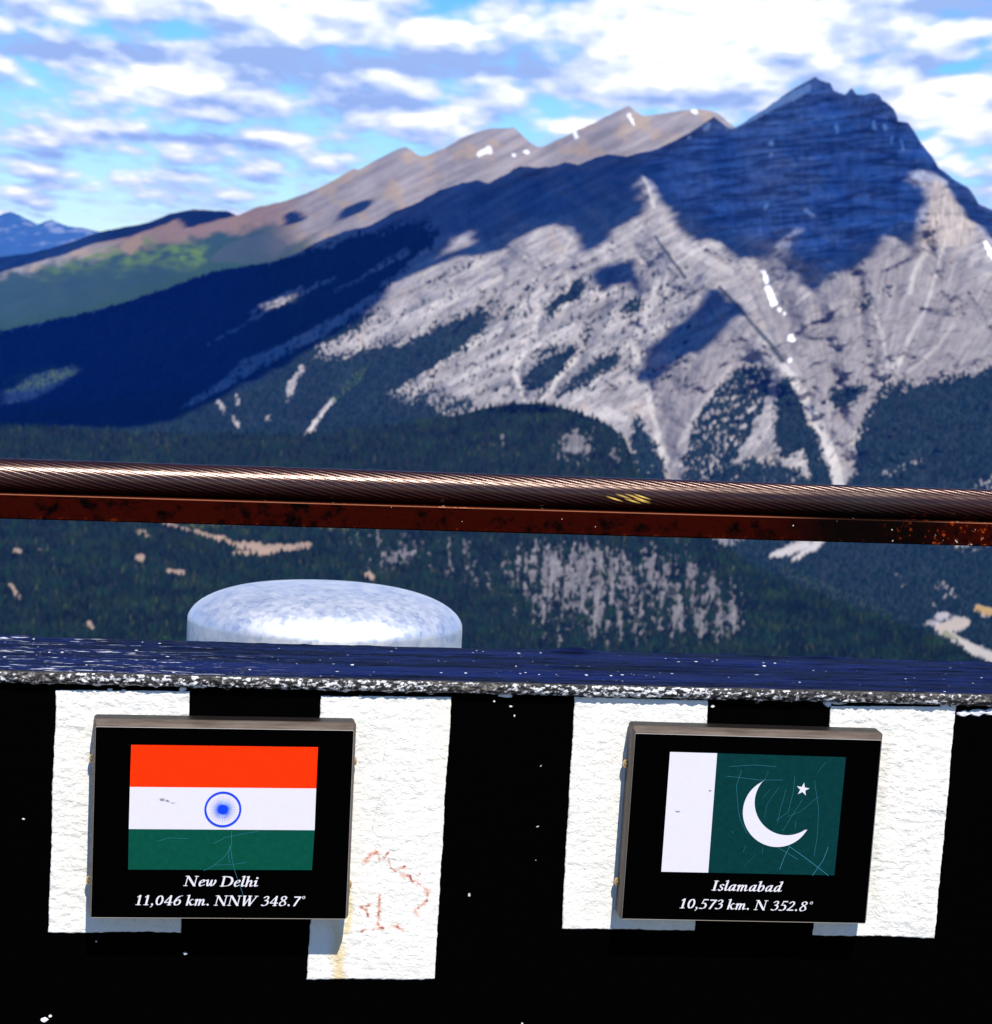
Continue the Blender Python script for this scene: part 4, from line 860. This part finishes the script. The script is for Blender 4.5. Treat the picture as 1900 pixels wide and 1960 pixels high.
def fn_flat(t, b):
    tc = t.new('ShaderNodeTexCoord'); v = tc.outputs['Object']; sp = t.new('ShaderNodeSeparateXYZ'); t.l.new(v, sp.inputs[0])
    n = t.noise(v, 95, 6, .65); n2 = t.noise(v, 260, 5, .65); n3 = t.noise(v, 9, 3, .5)
    c = t.mix(t.sstep(t.math('ADD', n, t.math('MULTIPLY', n3, .35)), .50, .70), (.0010, .0004, .0003), (.020, .0013, .0004))
    gr = t.math('MULTIPLY', t.sstep(sp.outputs[0], .215, .30), t.sstep(sp.outputs[0], .43, .36)); c = t.mix(t.math('MULTIPLY', gr, .96), c, (.0015, .0008, .0007))  # the same cast shadow painted dark across the flat bar
    rz = t.math('ADD', t.sstep(sp.outputs[0], .33, .38), t.math('MULTIPLY', t.sstep(sp.outputs[2], -.0300, -.0348), .4))
    ru = t.sstep(t.math('ADD', n2, t.math('MULTIPLY', t.math('SUBTRACT', n, .5), .8)), .60, .72); c = t.mix(t.math('MULTIPLY', ru, t.math('MULTIPLY', rz, .7, clamp=True)), c, (.36, .045, .004))
    wf = t.math('MULTIPLY', t.math('GREATER_THAN', t.math('ADD', t.noise(v, 170, 4, .6), t.math('MULTIPLY', t.sstep(sp.outputs[0], .3, .4), .035)), .715), 1.0); c = t.mix(wf, c, (.62, .50, .40))
    c = t.mix(t.math('MULTIPLY', t.math('MULTIPLY', t.sstep(sp.outputs[2], -.01485, -.01445), t.sstep(sp.outputs[1], -.0168, -.0174)), t.math('SUBTRACT', 1.0, t.math('MULTIPLY', gr, .9))), c, (.34, .12, .06))  # highlight along the top front edge painted into the colour
    t.put(b.inputs['Base Color'], c); t.put(b.inputs['Normal'], t.bump(t.math('ADD', n, n2), .45, .0012))
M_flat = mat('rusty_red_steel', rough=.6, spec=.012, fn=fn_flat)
bm = bmesh.new(); bmesh.ops.create_cube(bm, size=1)
for v in bm.verts: v.co = Vector((v.co.x * 3.0, v.co.y * .036, v.co.z * .0205 - R0 - .01028))
bmesh.ops.bevel(bm, geom=[e for e in bm.edges if abs((e.verts[0].co - e.verts[1].co).x) > 1], offset=.0009, segments=3, affect='EDGES')
# a dent and bead of weld on the front top edge
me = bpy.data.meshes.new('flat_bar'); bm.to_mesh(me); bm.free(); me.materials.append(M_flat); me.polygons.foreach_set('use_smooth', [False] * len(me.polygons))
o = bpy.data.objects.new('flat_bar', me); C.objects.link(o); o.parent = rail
Vw_ = []; Fw_ = []
for j in range(9):
    x = -.050 + .0034 * j + rng.uniform(-.0008, .0008); r = rng.uniform(.0007, .0016); b0 = len(Vw_)
    for a in range(3):
        for q in range(8):
            ph = (a + .5) / 3 * math.pi; tq = q / 8 * 6.2832; Vw_.append((x + r * 1.8 * math.sin(ph) * math.cos(tq), -.0178 + r * .8 * math.sin(ph) * math.sin(tq), -R0 - .0012 + r * math.cos(ph)))
    for a in range(2):
        for q in range(8): Fw_.append((b0 + a * 8 + q, b0 + a * 8 + (q + 1) % 8, b0 + a * 8 + 8 + (q + 1) % 8, b0 + a * 8 + 8 + q))
    Fw_.append(tuple(b0 + q for q in range(7, -1, -1))); Fw_.append(tuple(b0 + 16 + q for q in range(8)))
mesh_py('weld_bead', Vw_, Fw_, M_flat, rail, True)
for xp in (-1.3, 1.3):
    bm = bmesh.new(); bmesh.ops.create_cube(bm, size=1)
    h = pr[2] - R0 - .0206 - FLOOR
    for v in bm.verts: v.co = Vector((v.co.x * .036 + xp, v.co.y * .03, (v.co.z - .5) * h - R0 - .0207))
    bmesh.ops.bevel(bm, geom=bm.edges[:], offset=.002, segments=2, affect='EDGES')
    me = bpy.data.meshes.new('post'); bm.to_mesh(me); bm.free(); me.materials.append(M_flat); o = bpy.data.objects.new('post', me); C.objects.link(o); o.parent = rail

# ---- galvanised vent beyond the wall
VD_ = 2.66; pv = ray(626, 1112); pv = pv * (VD_ / math.hypot(pv[0], pv[1])); VR = 264.5 / F0 * VD_ * 1.0
def fn_galv(t, b):
    tc = t.new('ShaderNodeTexCoord'); v = tc.outputs['Object']
    vo = t.new('ShaderNodeTexVoronoi'); vo.inputs['Scale'].default_value = 210; t.l.new(v, vo.inputs['Vector']); sp = t.new('ShaderNodeSeparateColor'); t.l.new(vo.outputs['Color'], sp.inputs[0])
    n = t.noise(v, 45, 6, .7)
    f = t.math('ADD', t.math('MULTIPLY', sp.outputs[0], .22), t.math('MULTIPLY', n, .9))
    t.put(b.inputs['Base Color'], t.ramp(f, [(.35, (.64, .72, .86)), (.52, (.82, .86, .91)), (.72, (.92, .92, .92))])); t.put(b.inputs['Roughness'], t.ramp(f, [(.35, .46), (.7, .58)]))
    b.inputs['Metallic'].default_value = .85; t.put(b.inputs['Normal'], t.bump(n, .06, .001))
M_galv = mat('galvanised_steel', rough=.4, metal=.8, fn=fn_galv)
vent = empty('roof_vent', Matrix.Translation(Vector((pv[0], pv[1], FLOOR))))
tag(vent, 'round galvanised steel vent cap standing behind the black wall', 'vent')
ztop = pv[2] - .0035 - FLOOR
def lathe(name, prof, k, material, parent, z0=0):
    V = []; Fc = []
    for r, z in prof:
        for j in range(k): a = j / k * 6.2832; V.append((r * math.cos(a), r * math.sin(a), z + z0))
    for i in range(len(prof) - 1):
        for j in range(k): Fc.append((i * k + j, i * k + (j + 1) % k, (i + 1) * k + (j + 1) % k, (i + 1) * k + j))
    return mesh_py(name, V, Fc, material, parent, True)
prof = [(VR * .95, -.118), (VR * .99, -.116), (VR, -.112), (VR, -.038)]
for q in np.linspace(0, 1, 22)[1:]:
    a = q * math.pi / 2; prof.append((VR * (.34 + .66 * math.cos(a)), -.038 + .0355 * math.sin(a)))
for q in np.linspace(0, 1, 10)[1:]: prof.append((max(VR * .34 * (1 - q), 1e-5), -.0025 + .0025 * (1 - (1 - q) ** 2)))
lathe('vent_cap', prof, 96, M_galv, vent, ztop)
lathe('vent_pipe', [(VR * .62, 0), (VR * .62, ztop - .06)], 48, M_galv, vent)
M_brass = mat('rusty_screw_head', (.62, .40, .16), .35, metal=.8)
def ball(name, r, M_, parent, mtx, sq=.6):
    bm = bmesh.new(); bmesh.ops.create_uvsphere(bm, u_segments=16, v_segments=10, radius=r)
    for v in bm.verts: v.co.z *= sq
    me = bpy.data.meshes.new(name); bm.to_mesh(me); bm.free(); me.materials.append(M_); me.polygons.foreach_set('use_smooth', [True] * len(me.polygons))
    o = bpy.data.objects.new(name, me); C.objects.link(o); o.parent = parent; o.matrix_local = mtx; return o
a = -math.pi / 2 + math.asin((648 - 626) / 264.5)
nv = Vector((math.cos(a), math.sin(a), 0))
ball('rivet', .0035, M_brass, vent, Matrix.Translation(nv * VR + Vector((0, 0, ztop - .044))) @ nv.to_track_quat('Z', 'Y').to_matrix().to_4x4())

# ------------------------------------------------------------------ flag plaques
M_panel = mat('black_sign_face', (.0003, .0003, .0004), .45, spec=.012)
def fn_bronze(t, b):
    tc = t.new('ShaderNodeTexCoord'); n = t.noise(t.scaled(tc.outputs['Object'], (40, 260, 260)), 1, 5, .6)
    t.put(b.inputs['Base Color'], t.ramp(n, [(.3, (.075, .052, .037)), (.7, (.125, .097, .076))])); t.put(b.inputs['Roughness'], t.ramp(n, [(.3, .42), (.7, .60)]))
M_bronze = mat('bronze_frame_metal', rough=.5, metal=.45, fn=fn_bronze)
M_side = mat('dark_frame_side', (.012, .010, .009), .5, metal=.3, spec=.2)
M_lip = mat('bright_frame_edge', (.42, .38, .33), .4, metal=.3)
def printed(name, col, scale=300, amt=.22):
    def fn(t, b):
        tc = t.new('ShaderNodeTexCoord'); n = t.noise(tc.outputs['Object'], scale, 4, .6)
        t.put(b.inputs['Base Color'], t.mix(n, tuple(max(0, c * (1 - amt)) for c in col), tuple(c * (1 + amt) for c in col)))
    return mat(name, col, .35, spec=.12, fn=fn)
M_saf = printed('flag_orange', (.86, .027, .0004), 260, .25); M_wht = printed('flag_white', (.64, .61, .67), 200, .03)
M_grn = printed('flag_green', (.0008, .060, .038), 240, .35); M_blu = mat('wheel_blue', (.004, .045, .80), .35, spec=.12)
M_pgr = printed('flag_dark_green', (.0006, .030, .031), 240, .4); M_ltr = mat('letter_white', (.66, .64, .68), .4, spec=.1)
M_scr = mat('scratch_pale_blue', (.02, .16, .22), .5); M_smu = mat('smudge_grey', (.26, .24, .27), .6); M_pale_disc = mat('wheel_light_blue', (.50, .62, .74), .35, spec=.12)

def rrect(w, h, r, k=6):
    pts = []
    for cx, cy, a0 in ((w / 2 - r, h / 2 - r, 0), (-w / 2 + r, h / 2 - r, 90), (-w / 2 + r, -h / 2 + r, 180), (w / 2 - r, -h / 2 + r, 270)):
        for j in range(k + 1): a = rad(a0 + 90 * j / k); pts.append((cx + r * math.cos(a), cy + r * math.sin(a)))
    return pts
def loops(name, spec, material, parent, mats=None, split=None, close=False):
    V = []; Fc = []; mi = []
    for (w_, h_, r, z, *of) in spec: V += [(x + (of[0] if of else 0), y + (of[1] if of else 0), z) for x, y in rrect(w_, h_, max(r, 1e-5))]
    k = len(V) // len(spec)
    for i in range(len(spec) - 1):
        for j in range(k):
            Fc.append((i * k + j, i * k + (j + 1) % k, (i + 1) * k + (j + 1) % k, (i + 1) * k + j)); mi.append(split[i] if split else 0)
    if close: Fc.append(tuple(range((len(spec) - 1) * k, len(spec) * k))); mi.append(split[-1] if split else 0)
    return mesh_py(name, V, Fc, material, parent, False, mats, mi if mats else None)

# --- lettering: a broad pen drawn along each letter's skeleton (cap height 1)
TK, TN = .175, .075
def serif(x0, x1, y): return ([(x0, y), (x1, y)], .06, 90, 0)
G = {
 'N': (1.16, [([(.14, 0), (.14, 1)], TN, 0, 0), ([(.15, 1), (.9, 0)], .20, 0, 0), ([(.9, .02), (.9, 1)], TN, 0, 0), serif(-.02, .30, .03), serif(-.04, .2, .97), serif(.74, 1.06, .97)]),
 'D': (1.08, [([(.18, 0), (.18, 1)], TK, 0, 0), ([(.1, .97), (.45, .97), (.78, .86), (.92, .52), (.78, .16), (.45, .03), (.1, .03)], .19, 12, 1), serif(.0, .2, .03), serif(.0, .2, .97)]),
 'I': (.50, [([(.22, 0), (.22, 1)], TK + .01, 0, 0), serif(.03, .41, .03), serif(.03, .41, .97)]),
 'W': (1.42, [([(.14, 1), (.27, 0)], .19, 0, 0), ([(.27, 0), (.68, .98)], TN, 0, 0), ([(.62, 1), (.77, 0)], .19, 0, 0), ([(.77, 0), (1.24, .98)], TN, 0, 0), serif(0, .3, .97), serif(.48, .8, .97), serif(1.08, 1.36, .97)]),
 'e': (.56, [([(.12, .31), (.3, .36), (.44, .48), (.42, .60), (.29, .62), (.14, .48), (.09, .25), (.16, .06), (.3, .02), (.5, .14)], .155, 22, 1)]),
 'w': (.90, [([(.03, .56), (.13, .62), (.16, .2), (.23, .04), (.36, .15), (.47, .5), (.46, .62)], .15, 18, 1), ([(.46, .60), (.46, .2), (.54, .04), (.68, .15), (.80, .42), (.76, .62)], .15, 18, 1)]),
 'l': (.34, [([(.02, .98), (.15, 1.03), (.14, .6), (.13, .14), (.19, .03), (.33, .11)], .165, 14, 1)]),
 'h': (.70, [([(.02, .98), (.15, 1.03), (.14, .6), (.13, .0)], .165, 12, 0), ([(.14, .36), (.28, .56), (.43, .60), (.49, .46), (.47, .14), (.53, .03), (.67, .11)], .155, 18, 1)]),
 'i': (.34, [([(.02, .52), (.14, .62), (.14, .4), (.13, .14), (.19, .03), (.33, .11)], .16, 14, 1), ('dot', .17, .86, .10)]),
 'k': (.74, [([(.02, .98), (.15, 1.03), (.14, .6), (.13, .0)], .165, 12, 0), ([(.15, .27), (.34, .45), (.46, .60), (.58, .58)], .10, 20, 1), ([(.27, .38), (.44, .10), (.56, .03), (.71, .11)], .16, 18, 1)]),
 'm': (1.02, [([(.02, .52), (.14, .62), (.13, .3), (.12, .0)], .155, 12, 0), ([(.13, .34), (.26, .56), (.39, .60), (.44, .46), (.42, .0)], .155, 16, 1), ([(.44, .34), (.57, .56), (.70, .60), (.76, .46), (.74, .14), (.80, .03), (.94, .11)], .155, 16, 1)]),
 's': (.50, [([(.44, .55), (.30, .63), (.15, .53), (.20, .39), (.37, .25), (.36, .08), (.2, .01), (.05, .11)], .135, 22, 1)]),
 'a': (.72, [([(.50, .56), (.34, .62), (.16, .46), (.09, .2), (.18, .03), (.34, .12), (.49, .42)], .155, 20, 1), ([(.53, .64), (.49, .35), (.47, .14), (.53, .03), (.68, .11)], .155, 14, 1)]),
 'b': (.66, [([(.02, .98), (.15, 1.03), (.13, .6), (.11, .1)], .165, 12, 0), ([(.12, .34), (.27, .56), (.44, .60), (.52, .38), (.44, .12), (.26, .01), (.11, .09)], .155, 18, 1)]),
 'd': (.74, [([(.50, .56), (.34, .62), (.16, .46), (.09, .2), (.18, .03), (.34, .12), (.49, .42)], .155, 20, 1), ([(.42, .99), (.56, 1.03), (.52, .6), (.48, .14), (.53, .03), (.69, .11)], .16, 14, 1)]),
 '1': (.66, [([(.31, 0), (.31, .97)], TK, 0, 0), ([(.10, .80), (.32, .95)], .09, 60, 0), serif(.10, .52, .03)]),
 '0': (.76, [([(.36 + .255 * math.cos(q / 16 * 6.2832), .485 + .45 * math.sin(q / 16 * 6.2832)) for q in range(17)], .16, 8, 0)]),
 '4': (.78, [([(.50, 0), (.50, .97)], TK, 0, 0), ([(.50, .95), (.05, .30)], .07, 0, 0), ([(.03, .28), (.72, .28)], .09, 90, 0), serif(.34, .66, .03)]),
 '6': (.76, [([(.66, .95), (.44, .88), (.22, .62), (.12, .34), (.18, .09), (.36, .02), (.56, .14), (.60, .38), (.47, .55), (.29, .52), (.15, .36)], .155, 12, 1)]),
 '3': (.70, [([(.14, .80), (.30, .94), (.50, .86), (.48, .66), (.28, .54)], .14, 18, 1), ([(.28, .54), (.52, .48), (.55, .25), (.40, .06), (.2, .02), (.05, .09)], .15, 16, 1)]),
 '8': (.76, [([(.40, .54), (.18, .68), (.22, .90), (.42, .95), (.58, .82), (.50, .64), (.28, .48), (.11, .28), (.17, .06), (.36, .02), (.58, .13), (.58, .34), (.40, .54)], .135, 18, 1)]),
 '5': (.72, [([(.66, .93), (.25, .93)], .11, 90, 0), ([(.27, .95), (.18, .55)], .08, 0, 0), ([(.17, .55), (.40, .56), (.56, .38), (.50, .13), (.3, .02), (.05, .07)], .16, 14, 1)]),
 '7': (.70, [([(.10, .90), (.68, .90)], .12, 90, 0), ([(.64, .90), (.44, .5), (.26, 0)], .16, 0, 0)]),
 '2': (.70, [([(.12, .76), (.30, .94), (.52, .84), (.50, .60), (.30, .32), (.06, .06)], .145, 20, 1), ([(.04, .07), (.60, .07)], .12, 90, 0)]),
 ',': (.34, [('dot', .15, .08, .095), ([(.21, .06), (.18, -.06), (.06, -.20)], .07, 20, 0)]), '.': (.36, [('dot', .15, .08, .10)]),
 '°': (.42, [([(.2 + .115 * math.cos(q / 14 * 6.2832), .86 + .115 * math.sin(q / 14 * 6.2832)) for q in range(15)], .055, 0, 2)]), ' ': (.32, [])}
def crom(p, n=7):
    p = [np.array(q, float) for q in p]; p = [2 * p[0] - p[1]] + p + [2 * p[-1] - p[-2]]; out = []
    for i in range(1, len(p) - 2):
        for j in range(n):
            t = j / n; a, b_, c_, d_ = p[i - 1:i + 3]
            out.append(.5 * (2 * b_ + (c_ - a) * t + (2 * a - 5 * b_ + 4 * c_ - d_) * t * t + (3 * b_ - a - 3 * c_ + d_) * t ** 3))
    return out + [p[-2]]
def hull(P):
    P = sorted(set((round(float(a), 6), round(float(b), 6)) for a, b in P))
    def half(Q):
        h = []
        for q in Q:
            while len(h) > 1 and (h[-1][0] - h[-2][0]) * (q[1] - h[-2][1]) - (h[-1][1] - h[-2][1]) * (q[0] - h[-2][0]) <= 1e-12: h.pop()
            h.append(q)
        return h
    a = half(P); b = half(P[::-1]); return a[:-1] + b[:-1]
def glyph_polys(ch):
    adv, st = G[ch]; out = []; SL = .20
    for s in st:
        if s[0] == 'dot':
            _, x, y, r = s; out.append([(x + r * math.cos(q / 18 * 6.2832) + SL * y, y + r * math.sin(q / 18 * 6.2832)) for q in range(18)]); continue
        pts, w_, ang, sm = s
        P = crom(pts) if sm == 1 else [np.array(p, float) for p in pts]
        P = [np.array([p[0] + SL * p[1], p[1]]) for p in P]
        if sm == 2:
            nib = [(w_ / 2 * math.cos(q / 8 * 6.2832), w_ / 2 * math.sin(q / 8 * 6.2832)) for q in range(8)]
        else:
            th = .022; c_, s_ = math.cos(rad(ang)), math.sin(rad(ang))
            nib = [(a * w_ / 2 * c_ - b_ * th * s_, a * w_ / 2 * s_ + b_ * th * c_) for a in (-1, 1) for b_ in (-1, 1)]
        for a, b_ in zip(P[:-1], P[1:]): out.append(hull([(p[0] + n[0], p[1] + n[1]) for p in (a, b_) for n in nib]))
    return adv, out
def lettering(text, parent, xl, xr, y0, ang, z, material):
    """text set from xl to xr (plaque metres) on a baseline through (xl, y0)"""
    polys = []; x = 0; lo, hi = 1e9, -1e9
    for ch in text:
        adv, pl = glyph_polys(ch)
        for p in pl:
            q = [(a + x, b_) for a, b_ in p]; polys.append(q); lo = min(lo, min(a for a, _ in q)); hi = max(hi, max(a for a, _ in q))
        x += adv + .035
    k = (xr - xl) / (hi - lo); kh = .00782
    V = []; Fc = []
    for i, q in enumerate(polys):
        b0 = len(V)
        for a, b_ in q:
            X_ = (a - lo) * k; Y_ = b_ * kh
            V.append((xl + X_ - math.sin(ang) * Y_, y0 + Y_ + math.tan(ang) * X_, z + (i % 60) * 2.5e-6))
        Fc.append(tuple(range(b0, b0 + len(q))))
    return mesh_py('lettering', V, Fc, material, parent)

FN = .0250    # plaque face stands this far off the wall
def plaque(corners, label, screws):
    c4 = [wall_st(*p, .021) for p in corners]
    s0 = (c4[0][0] + c4[3][0]) / 2; s1 = (c4[1][0] + c4[2][0]) / 2; t1 = (c4[0][1] + c4[1][1]) / 2; t0 = (c4[2][1] + c4[3][1]) / 2
    W_, H_ = s1 - s0, t1 - t0; cs, ct = (s0 + s1) / 2, (t0 + t1) / 2
    tilt = math.atan2((c4[1][1] - c4[0][1]) + (c4[2][1] - c4[3][1]), 2 * W_) * .8
    o = empty('flag_plaque', wall_frame(cs, ct, 0) @ Matrix.Rotation(tilt, 4, 'Z'))
    tag(o, label, 'plaque', 'flag plaques mounted on the wall')
    e = lambda i, r, z: (W_ - 2 * i, H_ - 2 * i, r, z)
    loops('housing', [e(.0012, .002, .0012), e(.0004, .0024, .004), e(.0, .0024, .0175)], M_side, o)
    IN = (.0047, .0019, .0025, .0010)     # frame widths: top, left, right, bottom
    def e2(q, r, z): return (W_ - q * (IN[1] + IN[2]), H_ - q * (IN[0] + IN[3]), r, z, q * (IN[1] - IN[2]) / 2, q * (IN[3] - IN[0]) / 2)
    loops('frame', [e2(0, .0024, .0175), e2(.06, .0022, .0188), e2(.46, .0016, .0219), e2(.50, .0015, .0222), e2(.88, .0012, .0246), e2(.92, .001, FN)], M_bronze, o)
    loops('frame_lip', [e2(.92, .001, FN), e2(1.0, .0008, FN + .0001), e2(1.03, .0006, FN - .0008)], M_lip, o)
    loops('panel', [e2(1.0, .0006, FN - .0009), e2(1.15, .0006, FN - .00085)], M_panel, o, close=True)
    inv = (wall_frame(cs, ct, 0) @ Matrix.Rotation(tilt, 4, 'Z')).inverted()
    Wf = wall_frame()
    def L(x, y, n=FN - .0007):
        s, t = wall_st(x, y, n); p = inv @ (Wf @ Vector((s, t, n))); return (p.x, p.y)
    for (x, y) in screws:
        px, py = L(x, y, .008); side = -1 if px < 0 else 1
        nrm = Vector((side, 0, 0))
        ball('screw', .0036, M_brass, o, Matrix.Translation(Vector((side * (W_ / 2), py, .0075))) @ nrm.to_track_quat('Z', 'Y').to_matrix().to_4x4(), .75)
    return o, L
def quadmesh(polys, z): return [(x, y, z) for p in polys for x, y in p]
def flat(name, polys, z, material, parent):
    V = []; Fc = []
    for i, p in enumerate(polys):
        b0 = len(V); V += [(x, y, z + i * 3e-6) for x, y in p]; Fc.append(tuple(range(b0, b0 + len(p))))
    # all faces towards the viewer
    F2 = []
    for f in Fc:
        A = sum(V[f[i]][0] * V[f[(i + 1) % len(f)]][1] - V[f[(i + 1) % len(f)]][0] * V[f[i]][1] for i in range(len(f)))
        F2.append(f if A > 0 else f[::-1])
    return mesh_py(name, V, F2, material, parent)
def ribbon(pl, w_):
    out = []
    for (a, b_) in zip(pl[:-1], pl[1:]):
        d = np.array(b_) - np.array(a); d = d / (np.linalg.norm(d) + 1e-12); n = np.array([-d[1], d[0]]) * w_ / 2
        out.append([tuple(a + n), tuple(a - n), tuple(b_ - n), tuple(b_ + n)])
    return out
Z1, Z2, Z3, Z4 = FN - .00045, FN - .00025, FN - .00012, FN - .00002

P1, L1 = plaque([(182, 1377), (685, 1385), (666, 1758), (166.5, 1757)], 'black plaque with the orange, white and green flag and a blue wheel, above New Delhi', [(175, 1452), (168, 1685), (685, 1458), (672, 1693)])
k5 = lambda X, Y: (.5076 * X, 1286 + .5076 * Y)
flag = flat('flag', [[L1(*k5(490, 434)), L1(*k5(1193, 440)), L1(*k5(1187, 597.5)), L1(*k5(486, 593))]], Z1, M_wht, P1)
flat('orange_band', [[L1(*k5(495, 275)), L1(*k5(1200, 284)), L1(*k5(1193, 440)), L1(*k5(490, 434))]], Z1, M_saf, flag)
flat('green_band', [[L1(*k5(486, 593)), L1(*k5(1187, 597.5)), L1(*k5(1177, 748)), L1(*k5(483.5, 746))]], Z1, M_grn, flag)
cx, cy = L1(*k5(841, 518)); mm = .5076 * .3925e-3
ro, ri, rh, rs = 69 * mm, 61.5 * mm, 18 * mm, 59 * mm
circ = lambda r, n=64: [(cx + r * math.cos(i / n * 6.2832), cy + r * math.sin(i / n * 6.2832)) for i in range(n)]
a_, b_ = circ(ro), circ(ri)
wheel = flat('blue_wheel', [[a_[i], a_[(i + 1) % 64], b_[(i + 1) % 64], b_[i]] for i in range(64)] + [circ(rh, 32)] +
     [[(cx + rh * .9 * math.cos(t - .066), cy + rh * .9 * math.sin(t - .066)), (cx + rh * .9 * math.cos(t + .066), cy + rh * .9 * math.sin(t + .066)), (cx + rs * math.cos(t), cy + rs * math.sin(t))] for t in [i / 32 * 6.2832 for i in range(32)]], Z3, M_blu, flag)
flat('wheel_pale_disc', [circ(33 * mm, 40)], Z2, M_pale_disc, wheel).name = 'wheel_disc'  # pale blue print around the hub
for q in ([(602, 479), (612, 476), (622, 480), (618, 487), (606, 486)], [(622, 483), (634, 482), (640, 490), (630, 490)], [(640, 488), (650, 494), (662, 492), (652, 497)]): flat('smudge', [[L1(*k5(X, Y)) for X, Y in q]], Z2, M_smu, flag)
sc = []
for pl in ([(874, 600), (873, 652)], [(804, 648), (850, 625), (920, 610), (975, 602)], [(875, 652), (850, 695), (800, 735), (768, 750)], [(866, 655), (862, 700), (868, 720)], [(870, 660), (876, 710), (886, 752), (918, 842)], [(805, 729), (870, 727), (930, 719)], [(590, 640), (640, 626), (710, 629)], [(846, 638), (852, 640)]):
    sc += ribbon([np.array(L1(*k5(*p))) for p in pl], .00026)
flat('scratches', sc, Z2, M_scr, flag)
q0, q1 = L1(351, 1696), L1(494.5, 1697.5); lettering('New Delhi', P1, q0[0], q1[0], q0[1], math.atan2(q1[1] - q0[1], q1[0] - q0[0]), Z1, M_ltr)
q0, q1 = L1(259.5, 1732.5), L1(584, 1734.5); lettering('11,046 km. NNW 348.7°', P1, q0[0], q1[0], q0[1], math.atan2(q1[1] - q0[1], q1[0] - q0[0]), Z1, M_ltr)

P2, L2 = plaque([(1212, 1390), (1692, 1404), (1661, 1768), (1184, 1758)], 'black plaque with a white and dark green flag, white crescent and star, above Islamabad', [(1200, 1462), (1186, 1688), (1692, 1470), (1676, 1700)])
k6 = lambda X, Y: (935.5 + .5076 * X, 1286 + .5076 * Y)
flag = flat('flag', [[L2(*k6(863, 307)), L2(*k6(1349, 322)), L2(*k6(1305, 768)), L2(*k6(829, 757.5))]], Z1, M_pgr, P2)
flat('white_band', [[L2(*k6(685, 302)), L2(*k6(863, 307)), L2(*k6(829, 757.5)), L2(*k6(652, 754))]], Z1, M_wht, flag)
oc, orr = (1089, 531), 129.5; ic, irr = (1126, 494), 122
t0 = math.atan2(403 - oc[1], 1045 - oc[0]); t1 = math.atan2(595 - oc[1], 1203 - oc[0])
u0 = math.atan2(403 - ic[1], 1045 - ic[0]); u1 = math.atan2(595 - ic[1], 1203 - ic[0])
def sweep(c, r, a, b_, n=40):
    while b_ > a: b_ -= 2 * math.pi
    return [(c[0] + r * math.cos(a + (b_ - a) * i / n), c[1] + r * math.sin(a + (b_ - a) * i / n)) for i in range(n + 1)]
oa = sweep(oc, orr, t0, t1); ia = sweep(ic, irr, u0, u1)
oa[0] = ia[0] = (1045, 403); oa[-1] = ia[-1] = (1203, 595)
flat('crescent', [[L2(*k6(*oa[i])), L2(*k6(*oa[i + 1])), L2(*k6(*ia[i + 1])), L2(*k6(*ia[i]))] for i in range(40)], Z2, M_wht, flag)
st = []
for i in range(10):
    r = 26 if i % 2 == 0 else 10.2; a = rad(-80 + 36 * i); st.append(L2(*k6(1186 + r * math.cos(a), 443 + r * math.sin(a))))
ctr = L2(*k6(1186, 443))
flat('star', [[st[i], st[(i + 1) % 10], ctr] for i in range(10)], Z2, M_wht, flag)
sc = []
for pl, wd in (([(910, 357), (1000, 351), (1085, 357)], .8), ([(898, 393), (960, 400), (1020, 408), (1110, 408)], .8), ([(955, 370), (935, 430), (942, 520), (950, 560), (975, 610)], .8), ([(1055, 375), (1040, 410)], .6), ([(1155, 395), (1150, 450), (1130, 530), (1085, 560)], .8), ([(1122, 445), (1100, 520), (1090, 570)], .7), ([(1185, 480), (1140, 550), (1110, 600)], .7), ([(1245, 470), (1180, 525), (1130, 545)], .6), ([(1230, 410), (1245, 520), (1240, 620), (1228, 695)], .7), ([(1270, 342), (1240, 380)], .5), ([(1095, 435), (1050, 500), (1040, 550)], .6), ([(1065, 440), (1030, 480)], .5),
               ([(1130, 655), (1200, 705), (1282, 768)], 1.7), ([(1160, 565), (1155, 590)], .9), ([(1135, 660), (1115, 700), (1098, 745)], 1.4), ([(1090, 662), (1130, 685), (1168, 708)], 1.0), ([(1282, 660), (1262, 710), (1222, 768)], 1.5), ([(970, 655), (960, 680)], .6), ([(1035, 660), (1033, 688)], .6), ([(1010, 690), (965, 730)], .4), ([(918, 602), (922, 606)], 1.2)):
    sc += ribbon([np.array(L2(*k6(*p))) for p in pl], .00030 * wd)
flat('scratches', sc, Z3, M_scr, flag)
for q in ([(704, 525), (716, 524), (724, 527), (718, 529), (710, 529)], [(830, 446), (838, 445), (842, 449), (834, 451)]): flat('smudge', [[L2(*k6(X, Y)) for X, Y in q]], Z2, M_smu, flag)
q0, q1 = L2(1362.5, 1704.5), L2(1498.5, 1707.5); lettering('Islamabad', P2, q0[0], q1[0], q0[1], math.atan2(q1[1] - q0[1], q1[0] - q0[0]), Z1, M_ltr)
q0, q1 = L2(1301.5, 1738.5), L2(1555.5, 1744.5); lettering('10,573 km. N 352.8°', P2, q0[0], q1[0], q0[1], math.atan2(q1[1] - q0[1], q1[0] - q0[0]), Z1, M_ltr)
